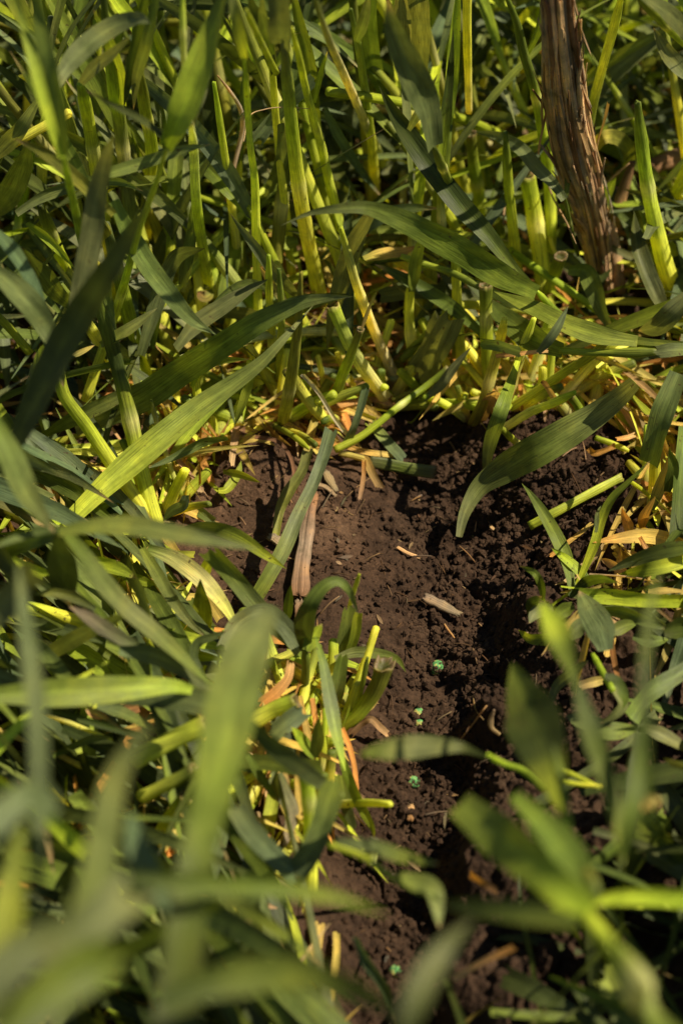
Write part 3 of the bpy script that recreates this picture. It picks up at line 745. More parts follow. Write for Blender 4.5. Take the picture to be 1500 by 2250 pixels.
leaf_blade l 44 gr>dk 300>280: 38,1230 60,1400 78,1540 88,1700 85,1850 80,2050 prof=W roll=-5
T grass_blade;grass blade;grey blurred bent blade at the left edge near the bottom
leaf_blade L 66 gr 330: -30,1830 20,1780 70,1750 110,1790 prof=C
T grass_blade;grass blade;lime blurred blade at the left edge near the bottom
leaf_blade L 70 ol>gn 290>310: 0,2220 15,2050 30,1920 50,1800
T grass_blade;grass blade;wide olive blurred blade filling the bottom left corner
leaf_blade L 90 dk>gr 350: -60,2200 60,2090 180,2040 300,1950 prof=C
T grass_blade;grass blade;second wide blurred blade at the bottom left corner
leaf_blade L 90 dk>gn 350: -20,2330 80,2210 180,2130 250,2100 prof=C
T grass_blade;grass blade;level olive blurred blade crossing the bottom centre
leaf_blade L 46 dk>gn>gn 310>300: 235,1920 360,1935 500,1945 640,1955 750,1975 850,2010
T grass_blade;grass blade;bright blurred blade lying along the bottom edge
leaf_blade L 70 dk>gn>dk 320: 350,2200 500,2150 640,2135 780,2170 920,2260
T grass_blade;grass blade;narrow green blade sloping right through the dark bottom
leaf_blade L 30 gr>gn>gn 190>150: 425,1915 480,1960 540,2000 610,2045 712,2122
T grass_blade;grass blade;soft blue spoon shaped blade left of the big blurred blade
leaf_blade L 58 bl>bl 260: 375,2010 345,1950 310,1880 285,1785 prof=B roll=0
T cut_rye_stem;rye stem;thin lime shoot standing in the dark bottom
stem R 18>22 lm>lm 10>90: 525,2140 532,2085 540,2030
T cut_rye_stem;rye stem;curved lime shoot right of the thin lime shoot
stem R 24>18 gn>lm 10>80: 605,2150 598,2100 582,2060
T grass_blade;grass blade;level blurred blade reaching in over the furrow between the seeds
leaf_blade l 48>50>26 gn>gr>dk 225>150: 790,1658 850,1648 930,1640 1010,1642 1080,1668 prof=B roll=0
stem R 18>15 gn>lm 50>120: 1192,1735 1150,1695 1105,1678 1070,1658
T rye_plant;rye plant;blurred lime blade on a dark stalk in the right foreground
leaf_blade L 22>44>56>54 gn>gn>lm 230>240: 1272,1530 1252,1460 1228,1400 1188,1322 prof=W roll=0
leaf_blade L 44 dk>gn 230>200: 1268,1510 1295,1600 1325,1690 1350,1790 1370,1900
T grass_blade;grass blade;dark blurred plume of a blade in the right foreground
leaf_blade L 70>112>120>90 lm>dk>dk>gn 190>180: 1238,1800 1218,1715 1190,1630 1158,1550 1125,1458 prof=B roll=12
stem r 18 dk>lm 200>190: 1215,1640 1232,1720 1245,1800 1250,1880
T grass_blade;grass blade;thin upright blurred blade near the right edge
leaf_blade l 28>24>50 gn>dk>gn 300>260: 1452,1235 1430,1330 1418,1450 1415,1560 1420,1680 1430,1800 prof=W roll=0
T grass_blade;grass blade;dark upright blade beside the thin blurred blade at the right
leaf_blade l 40 dk>gn 240>200: 1412,1570 1400,1680 1385,1790 1370,1880
T grass_blade;grass blade;big glossy green blade cutting diagonally through the bottom right corner
leaf_blade L 62>78>86>88>60 lm>gn>gn 225>215: 1290,2010 1215,1940 1140,1875 1080,1825 1010,1768 roll=6 cup=.08 prof=F
leaf_blade L 56>70>62>24 gn>gn>gn 218>212: 1300,1990 1258,1895 1205,1825 1130,1748 prof=F roll=-6
sheath R 88>78>58 gn>gn>lm 260>222: 1500,2340 1430,2220 1350,2100 1285,1995 flat=.5
collar R 24 ol>gn 222: 1285,1915 1300,1935 1310,1962
T grass_blade;grass blade;dark green blurred blade lying level behind the big glossy blade
leaf_blade l 50 dk>gn 260: 955,1985 1040,1995 1150,2010 1270,2030
T grass_blade;grass blade;grey blurred blade sloping down left from the bottom centre
leaf_blade l 60 gr>dk 330: 1040,2020 980,2080 930,2160 890,2280
T rye_plant;rye plant;blurred curving shoot at the bottom of the furrow with a side leaf
stem R 15>18 lm>gn 150>160: 720,1855 800,1885 880,1940 960,1975
leaf_blade L 30 dk>gn 180: 740,1850 820,1862 890,1885 965,1900
leaf_blade L 40 gn>gr 160: 870,1925 910,1940 950,1960 965,2040
T dry_leaf;dry leaf;tan straw blade lying in the shade at the bottom
leaf_blade C 14 tn>or 60: 995,2152 1060,2115 1130,2082
T dry_leaf;dry leaf;orange straw scrap left of the big glossy blade
leaf_blade C 13 or>br 50: 1032,1922 1060,1940 1092,1958
T grass_blade;grass blade;narrow blue blade at the bottom left of the furrow
leaf_blade L 22 bl>dk 90>40: 780,2060 810,2120 850,2180 870,2260
T grass_blade;grass blade;large smooth blade reaching left over the bare soil with its tip hanging
leaf_blade l 14>34>58>66>64>50>30 gr>gn>gr 18>30>45>60>85: 1008,1180 1022,1125 1055,1070 1110,1030 1180,990 1250,948 1310,910 1365,868 1395,840 prof=F roll=-6
T grass_blade;grass blade;upright drooping blade whose tip touches the large smooth blade
leaf_blade L 30>32>26 lm>gn>gr 60>70>20: 1138,790 1122,840 1098,910 1075,980 1062,1062 prof=W roll=0
T grass_blade;grass blade;thin pointed blade crossing the level stem
leaf_blade L 20 gr 90>110: 1182,775 1215,735 1248,672
T rye_plant;rye plant;fan of pale stem bases at the upper right edge of the soil
stem R 16>14 pa>lm>gn 4>50: 1150,985 1120,960 1095,935
stem R 20 pa>lm 10>60: 1108,940 1165,905 1215,885 1262,862
stem R 20>22 yl>lm>ol 12>80: 1122,895 1185,855 1245,815 1300,780 1345,738
stem R 26>22 ol>yl 4>100: 1040,930 1062,880 1085,800 1100,740 1108,700
stem R 26>20 tn>yl 4>90: 1085,930 1112,870 1130,820 1150,760 1172,700
dry_sheath C 26 br>tn 6>50: 1050,925 1075,880 1085,860
T cut_leaf_piece;leaf piece;broken leaf tip with an orange edge on the short cut stem
leaf_blade C 22 gn>bl 92: 1058,755 1100,760 1142,772
leaf_blade C 9 or>tn 88: 1090,782 1150,776 1202,770
T dry_leaf;dry leaf;brown rolled strip hanging above the large smooth blade
leaf_blade C 12 br>tn 60>30: 1192,835 1208,858 1228,892
T cut_rye_stem;rye stem;short pale stub pointing down above the large smooth blade
stem R 20>17 lm>gn 30>50: 1280,915 1268,890 1252,868
T cut_rye_stem;rye stem;flat lime stem piece cut at both ends lying on the right soil bank
stem R 22>20 lm>yl 12>12: 1162,1156 1230,1120 1300,1082 1366,1048 flat=.5
T rye_plant;rye plant;upright fleck covered blade standing from the small plant on the right bank
leaf_blade L 30 gn>gn 10>60: 1256,1295 1243,1230 1222,1180 1200,1140 1172,1095 1146,1062 roll=-10
leaf_blade L 22 gn>lm 10>30: 1295,1280 1265,1248 1235,1222 1210,1203
T grass_blade;grass blade;small curled blade at the left of the small plant
leaf_blade L 16 gn 6>35: 1194,1320 1190,1290 1175,1260 1140,1243
T rye_plant;rye plant;tall thin lime stem and blade rising from the small plant toward the right
leaf_blade L 20 lm>gn 10>70: 1266,1290 1290,1235 1308,1190 1322,1140 1345,1095 1385,1055 1428,1012 roll=10
leaf_blade L 10 gr 60>30: 1310,1170 1312,1130 1320,1110
stem R 9 lm 20>50: 1432,1095 1405,1072 1380,1055
T dry_leaf;dry leaf;slim orange strip lying on the right soil bank
leaf_blade C 9 or>ye 8: 1208,1222 1250,1190 1300,1152
T grass_blade;grass blade;wide two layered blade entering from the right edge above the small plant
leaf_blade l 34 gr>gn 30>50: 1335,1255 1400,1228 1470,1208 1540,1200
leaf_blade l 30 gn>lm 25>40: 1360,1262 1430,1250 1540,1225
T grass_blade;grass blade;pale lime blade lying level from the small plant to the right edge
leaf_blade l 30 lm>lm 25>25: 1272,1308 1340,1310 1430,1318 1540,1318 prof=F
T grass_blade;grass blade;dark arched blade curling over the small plant's heart
leaf_blade L 24 dk>gn 15>40: 1252,1312 1285,1280 1320,1270 1356,1280
T grass_blade;grass blade;blue green triangular blade pointing down in the small plant
leaf_blade L 62 bl>gr 50>40: 1330,1430 1318,1380 1295,1340 1272,1298 roll=0
T grass_blade;grass blade;green blade running right with a thin twisted end
leaf_blade L 28 gn>gr 25: 1320,1340 1370,1345 1420,1365 1470,1385
T grass_blade;grass blade;dark rounded blade at the right edge below the small plant
leaf_blade L 46 dk>gn 45: 1458,1385 1500,1375 1560,1400
T grass_blade;grass blade;lime leaf curled like a boat at the left foot of the small plant
leaf_blade L 24 lm>gn>lm 15: 1240,1408 1200,1404 1165,1402 1138,1385
T grass_blade;grass blade;grey curled leaf above the boat shaped lime leaf
leaf_blade L 30 gr 25: 1215,1335 1180,1345 1162,1370
leaf_blade L 24 dk 20>40: 1165,1350 1168,1325 1190,1310
T grass_blade;grass blade;cluster of small overlapping leaves in the shade of the small plant
leaf_blade L 34 gr>dk 20: 1250,1400 1275,1375 1300,1370
leaf_blade L 30 gn 20: 1260,1330 1235,1345 1215,1370
leaf_blade L 30 gr>gn 22: 1340,1390 1370,1375 1400,1370
leaf_blade L 26 dk>gn 15: 1390,1400 1430,1410 1470,1405
T dry_leaf;dry leaf;curved yellow leaf with dry orange edges at the right
leaf_blade L 32 ye>ye>or 25>30: 1530,1215 1470,1188 1420,1178 1370,1182 1302,1192
leaf_blade C 9 or>tn 30: 1405,1180 1420,1205 1440,1225
T dry_leaf;dry leaf;crumpled tan leaves standing above the curved yellow leaf
leaf_blade L 22 tn>or 15>40: 1385,1175 1378,1150 1366,1115
leaf_blade L 20 or>tn 15>50: 1410,1160 1415,1130 1440,1090
leaf_blade B 24 ye>tn 12: 1345,1215 1370,1222 1400,1215
T grass_blade;grass blade;yellow green blade with a brown tip near the right edge
leaf_blade L 26 gn>ye>tn 30>50: 1430,1120 1445,1080 1460,1040 1478,990
leaf_blade L 26 dk>gn 40>70: 1465,1080 1478,1030 1470,985
T grass_blade;grass blade;broad two toned blade hanging at the right edge below the level stem
leaf_blade l 44>48>40 gn>gr 50>90: 1428,1018 1442,960 1458,900 1490,820 prof=F
T grass_blade;grass blade;dark green blade standing on the right edge, middle height
leaf_blade l 34 dk>gn 30>60: 1488,1180 1492,1110 1496,1030 1505,940 prof=F
T dry_leaf;dry leaf;small orange curls on the soil under the broad two toned blade
leaf_blade C 12 or 14: 1292,985 1305,995 1325,990 1350,978
leaf_blade C 10 or>tn 18: 1355,965 1375,962 1395,955
T cut_rye_stem;rye stem;thin lime stem on the soil under the large smooth blade's base
stem R 13 lm>yl 10: 1308,962 1345,975 1380,990
T dry_leaf;dry leaf;thin dry strip hooked over the soil edge near the top centre
leaf_blade C 9 or>tn 20>4: 800,1012 798,1050 790,1098
T dry_leaf;dry leaf;torn tan leaf hanging from the flat green piece
leaf_blade C 17 ye>tn 20>4: 802,1005 818,1040 836,1072
T cut_leaf_piece;leaf piece;flat green cut piece lying on the soil at the top of the furrow
stem R 27>30 gr>gn>gr 12>12: 812,1014 860,1022 900,1030 956,1038 flat=.35
stem R 14 ye 12: 745,995 780,1003 815,1013
T dry_leaf;dry leaf;long orange strip along the upper left soil edge
leaf_blade C 12 or>ye 12: 680,968 740,975 800,992 862,1000
T dry_leaf;dry leaf;orange strip lying at the foot of the thick pale stem base
leaf_blade C 14>11 or>tn 12: 728,895 780,882 830,878 872,892
T grass_blade;grass blade;slender grey blade standing at the soil edge under the spotted stem
leaf_blade L 16 bl>gr 50>14: 803,855 790,900 775,940 762,968 prof=C
T cut_leaf_piece;leaf piece;green leaf end lying between the slim stem and the flat green piece
leaf_blade C 22 gn>bl 14: 812,930 840,960 862,985 885,1012
T dry_leaf;dry leaf;brown bunch of dead leaf hooked on the mound left of the orange strip
leaf_blade C 12>20 tn>br 20>6: 508,1020 512,985 520,950 540,945
leaf_blade C 8 br 10: 560,960 610,970 640,1010 652,1085
T grass_blade;grass blade;knotted grey green leaf lying across the right foreground soil
leaf_blade L 42 gr>gn 30: 1245,1572 1290,1590 1340,1608 1402,1600 prof=B
leaf_blade L 30 gr 40: 1415,1598 1460,1620 1530,1660
T grass_blade;grass blade;flat green blade leaning to the right edge above the knotted leaf
leaf_blade l 36 gn>gr 30>40: 1385,1580 1410,1540 1440,1512 1510,1470 prof=F
T grass_blade;grass blade;grey fleck covered leaf bent on the soil left of the curled shoot
leaf_blade L 24 gr 35>12: 1292,1452 1255,1482 1222,1512 1204,1562 prof=B
T rye_plant;rye plant;curled shoot on a short lime stem in the right foreground
stem r 15>14 lm 30>50: 1302,1438 1325,1480 1345,1515
leaf_blade L 24 dk>gn 50>40: 1328,1485 1355,1500 1372,1535 1365,1560
leaf_blade L 22 gr 45>35: 1345,1512 1368,1545 1350,1570 1318,1590
T dry_leaf;dry leaf;tan curled scrap beside the curled shoot
leaf_blade C 20 tn>ye 12: 1275,1508 1300,1500 1325,1493
T dry_root;root;pale curled root end on the right furrow bank
stem R 8>13>8 tn>gy 10>20: 1098,1615 1080,1600 1078,1580 1085,1560
T cut_rye_stem;rye stem;pair of thin lime stems in the right foreground shade
stem R 11 lm 60: 1232,1690 1270,1708 1315,1732
stem R 10 lm>yl 60: 1238,1718 1275,1724 1320,1728
T dry_leaf;dry leaf;orange yellow scrap held up at the lower right edge
leaf_blade B 34 or>ye 200: 1395,1775 1420,1765 1450,1758
T dry_leaf;dry leaf;tan papery straw curling between the upper stems
stem r 5>11>9 tn>wh>tn 200>90: 478,165 505,200 528,240 532,285 515,360 497,442
T dry_stalk_thread;dry thread;fine pale hair stretched across the thickest stem
stem R 2.5 tn 190: 535,310 548,255 580,240 620,235 680,238
T dry_stalk_thread;dry thread;thin tan thread bent over the bright cut stem
stem R 4 tn 60>100: 1105,492 1112,430 1138,392 1190,378 1215,435 1245,490 1265,535
T dry_stalk_thread;dry thread;thin tan thread rising right across the corn stalk
stem R 5 tn 50>90: 1260,488 1320,415 1382,358
T dry_stalk_thread;dry root;straw coloured rootlets lying on the right furrow bank
stem R 4 tn 6: 1012,1625 1040,1590 1070,1550 1110,1515
stem R 3 tn 6: 1038,1528 1045,1560 1062,1582
"""
def parse():
    things = []
    for line in DATA.strip().splitlines():
        line = line.strip()
        if not line: continue
        if line.startswith('T '):
            nm, cat, lab = line[2:].split(';'); things.append([nm, cat, lab, []]); continue
        head, rest = line.split(': ', 1); part, kind, w, col, h = head.split()
        toks = rest.split(); pts = []; opt = {}
        for t in toks:
            if '=' in t: k, v = t.split('='); opt[k] = v
            else: pts.append(tuple(float(q) for q in t.split(',')))
        w = [float(q) for q in w.split('>')]; hh = [float(q) for q in h.split('>')]
        hs = np.interp(np.linspace(0, 1, len(pts)), np.linspace(0, 1, len(hh)), hh)
        cs = col.split('>')
        if kind.islower() and kind in 'lrc':   # listed tip first: turn round
            pts = pts[::-1]; hs = hs[::-1]; w = w[::-1]; cs = cs[::-1]; kind = kind.upper()
            if part == 'stem': pass
        things[-1][3].append((part, kind, w, cs, hs, pts, opt))
    return things
DRYC = {'or', 'ye', 'tn', 'br', 'wh', 'gy'}
HERO_PTS = []; LIT_PTS = []
def strip3(mb, pts, w, cols):
    """thick fibrous strip: bent slab with ragged ends and ridges"""
    n = max(14, len(pts)*5); c, L = spline(pts, n); t = np.linspace(0, 1, n); T = nrm(np.gradient(c, axis=0))
    Z = np.array([0, 0, 1.0]); S = nrm(np.cross(T, Z)); Nn = nrm(np.cross(S, T))
    wid = np.interp(t, np.linspace(0, 1, len(w)), w)*(1+.12*np.sin(t*17+random.random()*6)*np.sin(t*5))
    k = 14; u = np.linspace(-1, 1, k); rs = np.random.RandomState(random.randint(0, 9999))
    ridge = rs.uniform(0, 1, k)*.10; ridge[0] = ridge[-1] = 0
    top = c[:, None]+S[:, None]*(u[None, :, None]*wid[:, None, None]/2)+Nn[:, None]*((.10+.12*(1-u**2)+ridge)[None, :, None]*wid[:, None, None])
    bot = c[:, None]+S[:, None]*(u[None, ::-1, None]*wid[:, None, None]/2)-Nn[:, None]*(.08*wid[:, None, None])
    top += rs.uniform(-1, 1, top.shape)*wid.mean()*.012
    G = np.concatenate([top, bot], 1)
    jr = rs.uniform(-.5, .5, k)*wid.mean()*.6; jr2 = np.concatenate([jr, jr[::-1]])
    G[-1] += T[-1]*jr2[:, None]; G[0] += T[0]*jr2[::-1][:, None]*.8
    m0 = G[0].mean(0); m1 = G[-1].mean(0)
    G = np.concatenate([(G[0]*.05+m0*.95)[None], G, (G[-1]*.05+m1*.95)[None]])
    cc = [jit(q) for q in cols]; m = len(G); tt = np.linspace(0, 1, m)
    ct = np.array([[np.interp(x, np.linspace(0, 1, len(cc)), [q[i] for q in cc]) for i in range(3)] for x in tt])
    CC = np.broadcast_to(ct[:, None], (m, 2*k, 3))*(1+rs.uniform(-.25, .25, (1, 2*k, 1)))
    UV = np.stack(np.broadcast_arrays(np.linspace(0, 2, 2*k)[None, :], (tt*L*2)[:, None]), -1)
    mb.grid(G, UV, CC, closed=True)
def make_part(part, kind, w, cs, hs, pts, opt, cut=False):
    p3 = np.array([P(x, y, h/1000) for (x, y), h in zip(pts, hs)])
    dep = (p3-CAM)@F; dm = np.interp(np.linspace(0, 1, len(w)), np.linspace(0, 1, len(dep)), dep)
    wm = np.array(w)*dm/FP
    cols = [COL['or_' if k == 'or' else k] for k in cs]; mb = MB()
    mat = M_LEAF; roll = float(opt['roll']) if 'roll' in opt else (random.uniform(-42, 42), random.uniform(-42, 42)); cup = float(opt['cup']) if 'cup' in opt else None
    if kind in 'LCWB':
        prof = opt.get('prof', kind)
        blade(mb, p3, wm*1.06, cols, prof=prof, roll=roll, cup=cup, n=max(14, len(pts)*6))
        if DRYC & set(cs): mat = M_DRY
    elif kind in 'RX':
        mat = M_SPOT if kind == 'X' else M_STEM
        tube(mb, p3, wm/2, cols, hollow=(cut and wm.mean() > .004), flatn=float(opt.get('flat', 1)), rag=wm.mean()*.5*float(opt.get('rag', .25)), node=(random.uniform(.3, .75) if kind == 'R' and np.linalg.norm(p3[-1]-p3[0]) > .07 and random.random() < .7 else False))
        if set(cs) <= DRYC: mat = M_DRY
    elif kind == 'K':
        strip3(mb, p3, wm, cols); mat = M_WOOD
    HERO_PTS.append(np.concatenate(mb.v))
    if kind in 'RX' or part == 'leaf_blade' and wm.max() > .009: LIT_PTS.append(HERO_PTS[-1])
    return mb, mat, p3
SEEN = {}
def build_heroes():
    for nm, cat, lab, parts in parse():
        made = [(p[0],)+make_part(*p, cut=nm in ('cut_rye_stem', 'cut_leaf_piece')) for p in parts]
        base = made[0][3][0]
        if len(made) == 1:
            part, mb, mat, p3 = made[0]; o = mb.build(nm, mat, origin=base); tag(o, lab, cat)
        else:
            root = empty(nm, base); tag(root, lab, cat)
            for part, mb, mat, p3 in made: mb.build(part, mat, parent=root, origin=base)
build_heroes()
# ------------------------------------------------------------------ weathered corn stalk
def corn_stalk():
    axis = [P(1325, 640, .004), P(1315, 560, .030), P(1294, 455, .075), P(1262, 340, .125), P(1241, 215, .175), P(1228, 90, .23), P(1215, -60, .285)]
    wpx = [44, 68, 88, 104, 96, 80, 74]
    c, L = spline(axis, 60); t = np.linspace(0, 1, 60); dep = (c-CAM)@F
    rad = np.interp(t, np.linspace(0, 1, 7), wpx)*dep/FP/2
    T = nrm(np.gradient(c, axis=0)); A = nrm(np.cross(T, np.array([0, -1, .2]))); B = np.cross(T, A)
    root = empty('corn_stalk', axis[0]); tag(root, 'weathered brown corn stalk, fibrous and split, leaning across the upper right', 'corn stalk')
    rs = np.random.RandomState(3)
    mb = MB(); ns = 56; th = np.linspace(0, 2*np.pi, ns, endpoint=False)
    gro = 1+.12*np.sin(th*5+1)+rs.uniform(-.10, .10, ns)
    wob = 1+.05*np.sin(t[:, None]*9+th[None]*3)
    rr = rad[:, None]*.86*gro[None]*wob
    G = c[:, None]+A[:, None]*(np.cos(th)[None]*rr)[..., None]+B[:, None]*(np.sin(th)[None]*rr)[..., None]*.7
    G[0] += T[0]*rs.uniform(-.018, .006, ns)[:, None]
    ctr = G[0].mean(0); G = np.concatenate([(G[0]*.3+ctr*.7+T[0]*.02)[None], G])
    base = np.where(rs.rand(ns)[:, None] < .55, COL['gy']*1.5, COL['tn']*.9)*rs.uniform(.5, 1.35, (ns, 1))
    CC = np.broadcast_to(base[None], (61, ns, 3))
    UV = np.stack(np.broadcast_arrays(np.linspace(0, 3, ns)[None], np.linspace(0, 1, 61)[:, None]*L*1.2), -1)
    mb.grid(G, UV, CC, closed=True); mb.build('stalk_core', M_WOOD, parent=root, origin=axis[0])
    for k in range(98):
        mb = MB(); a0 = rs.uniform(-2.9, .1) if rs.rand() < .75 else rs.uniform(0, 6.28)
        t0 = rs.uniform(-.25, .8); t1 = min(1, t0+rs.uniform(.15, .55)); t0 = max(0, t0)
        tt = np.linspace(t0, t1, 12); i = tt*59; cc = np.stack([np.interp(i, np.arange(60), c[:, j]) for j in range(3)], 1)
        ra = np.interp(i, np.arange(60), rad); AA = np.stack([np.interp(i, np.arange(60), A[:, j]) for j in range(3)], 1); BB = np.stack([np.interp(i, np.arange(60), B[:, j]) for j in range(3)], 1)
        aa = a0+np.linspace(0, rs.uniform(-.12, .12), 12); lift = 1.0+.05*np.sin(tt*20)+(.7*np.clip((tt-t0)/(t1-t0)*4-3.1, 0, 1)+.3*np.clip(.9-(tt-t0)/(t1-t0)*5, 0, 1))*rs.rand()
        p = cc+AA*(np.cos(aa)*ra*.9*lift)[:, None]+BB*(np.sin(aa)*ra*.66*lift)[:, None]
        w = rs.uniform(.0005, .0019); q = [COL['tn']*1.5, COL['gy']*1.5, COL['br']*1.4, COL['tn']*1.1][rs.randint(4)]
        tube(mb, p, np.array([.4, 1, 1, .8, .3])*w, [q, q*.85], n=14, ns=6, hollow=False)
        mb.build('fibre_strand', M_WOOD, parent=root, origin=axis[0])
    for k in range(12):
        mb = MB(); t0 = rs.uniform(.05, .8); i = np.linspace(t0, min(1, t0+rs.uniform(.08, .25)), 6)*59; cc = np.stack([np.interp(i, np.arange(60), c[:, j]) for j in range(3)], 1)
        ra = np.interp(i, np.arange(60), rad); a0 = rs.uniform(-2.9, .2); AA = A[i.astype(int)]; BB = B[i.astype(int)]; out_ = np.linspace(.92, rs.uniform(1.1, 1.8), 6)[::rs.choice([-1, 1])]
        p = cc+AA*(np.cos(a0)*ra*out_)[:, None]+BB*(np.sin(a0)*ra*.72*out_)[:, None]
        nv = AA[0]*math.cos(a0)+BB[0]*math.sin(a0); q = [COL['tn'], COL['wh']*.8, COL['tn']*1.2][rs.randint(3)]
        blade(mb, p, rs.uniform(.0012, .004), [q*.7, q*.55], prof='C', view=nv, n=14, na=6); mb.build('papery_flake', M_DRY, parent=root, origin=axis[0])
    for lab, pts, h, w, cl in [('split sliver of corn stalk with a crumbled pale end, right of the stalk', [(1350,500),(1362,440),(1388,358)], (30, 45, 70), (30, 26, 16), ['tn', 'br']),
                           ('short tan splinter of corn stalk standing at the stalk foot', [(1362,645),(1352,570),(1340,495)], (4, 25, 48), (26, 30, 24), ['tn', 'tn']),
                           ('thick brown stalk lying level at the right edge, upper quarter', [(1402,378),(1450,358),(1540,322)], (40, 42, 45), (34, 38, 40), ['br', 'tn'])]:
        p3 = np.array([P(x, y, z/1000) for (x, y), z in zip(pts, h)]); dep = (p3-CAM)@F; mb = MB(); wm = np.array(w)*dep/FP/2
        tube(mb, p3, wm, [COL[k]*.9 for k in cl], n=18, ns=20, hollow=False, rag=.003)
        V = mb.v[0]; V += rs.uniform(-1, 1, V.shape)*wm.mean()*.07
        o = mb.build('stalk_piece', M_WOOD, origin=p3[0]); tag(o, lab, 'dried stalk'); HERO_PTS.append(np.concatenate(mb.v)+0)
    HERO_PTS.append(G.reshape(-1, 3)); LIT_PTS.append(G.reshape(-1, 3)); LIT_PTS.append(G.reshape(-1, 3)+[.003, .003, 0])
corn_stalk()

# ------------------------------------------------------------------ lumps, seeds, crumbs
def lump(mb, c, r, sc=(1, 1, 1), rows=7, cols=10, rough=.22, col=(1, 1, 1), rs=rng):
    th = np.linspace(0.02, np.pi-.02, rows)[:, None]; ph = np.linspace(0, 2*np.pi, cols, endpoint=False)[None]+rs.random()*6
    d = np.stack([np.sin(th)*np.cos(ph), np.sin(th)*np.sin(ph), np.cos(th)+0*ph], -1)
    f = 1+rs.uniform(-rough, rough, (rows, cols)); f[0] = f[0].mean(); f[-1] = f[-1].mean()
    a = rs.random()*6.28; S = d*f[..., None]*r*np.array(sc); ca, sa = math.cos(a), math.sin(a)
    S = np.stack([S[..., 0]*ca-S[..., 1]*sa, S[..., 0]*sa+S[..., 1]*ca, S[..., 2]], -1)
    mb.grid(S+np.array(c), np.stack(np.broadcast_arrays(ph, th), -1), np.broadcast_to(np.array(col), S.shape), closed=True)
def onsoil(px, py):
    d = ray(px, py); t0 = .5
    for t in np.arange(.6, 1.5, .0015):
        q = CAM+d*t
        if q[2] < gz(q[0], q[1]): return q
    return q
SEEDS = []
for (x, y, r, dz, lab) in [(958,1470,14.5,.0016,'round green and yellow treated seed resting highest in the row on the soil'), (919,1563,12,-.0016,'small green treated seed half sunk in the soil, just above a yellow one'),
                       (922,1587,12,-.0010,'yellow treated seed with a green rim, just below a green one'), (908,1716,13.5,-.0006,'treated seed with a dark split, alone under the level blurred blade'),
                       (868,2134,13,0,'green treated seed nearest the bottom edge, out of focus'), (1037,1173,5,-.0012,'tiny green speck of a seed buried under the tip of the large blade')]:
    q = onsoil(x, y+4); dep = (q-CAM)@F; rr = 1.22*r*dep/FP; mb = MB(); lump(mb, (0, 0, 0), rr, (1, .90, .80), rows=14, cols=20, rough=.05)
    SEEDS.append((q+np.array([0, 0, dz+rr*.3]), rr))
    o = mb.build('seed', M_SEED); o.location = q+np.array([0, 0, dz+rr*.3]); o.rotation_euler = (random.random()*3, random.random()*3, random.random()*3); tag(o, lab, 'seed', 'treated seeds in the furrow')
CL = [(600,985,12,'top of the mound'), (545,1000,10,'left of the mound'), (1100,1455,17,'in the shaded furrow wall'), (1135,1390,15,'on top of the furrow wall'), (1060,1370,12,'beside the furrow shadow'),
      (1120,1250,10,'in the middle of the right bank'), (1010,1640,9,'near the rootlets'), (870,1005,9,'beside the flat green piece'), (700,1000,8,'under the orange strip'), (1090,1480,12,'low in the shaded wall'),
      (985,1150,9,'left of the large blade tip'), (520,1340,11,'at the left soil edge'), (1340,1500,16,'right of the curled shoot'), (1050,1720,13,'in the lower furrow wall'), (560,1330,8,'by the bowed blade'), (1285,1010,11,'under the orange curls')]
for x, y, r, where in CL:
    q = onsoil(x, y); mb = MB(); rr = r/3800; lump(mb, (0, 0, 0), rr, (1, .9, .7), rows=14, cols=20, rough=.13)
    for k in range(10):
        a, b = rng.uniform(0, 6.28), rng.uniform(.1, 1.3); lump(mb, (rr*.75*math.cos(a)*math.sin(b), rr*.7*math.sin(a)*math.sin(b), rr*.55*math.cos(b)), rr*rng.uniform(.2, .42), rows=7, cols=9, rough=.2)
    o = mb.build('soil_clod', M_SOIL); o.location = q; tag(o, 'dark crumbly soil clod '+where, 'clod', 'soil clods in the furrow')
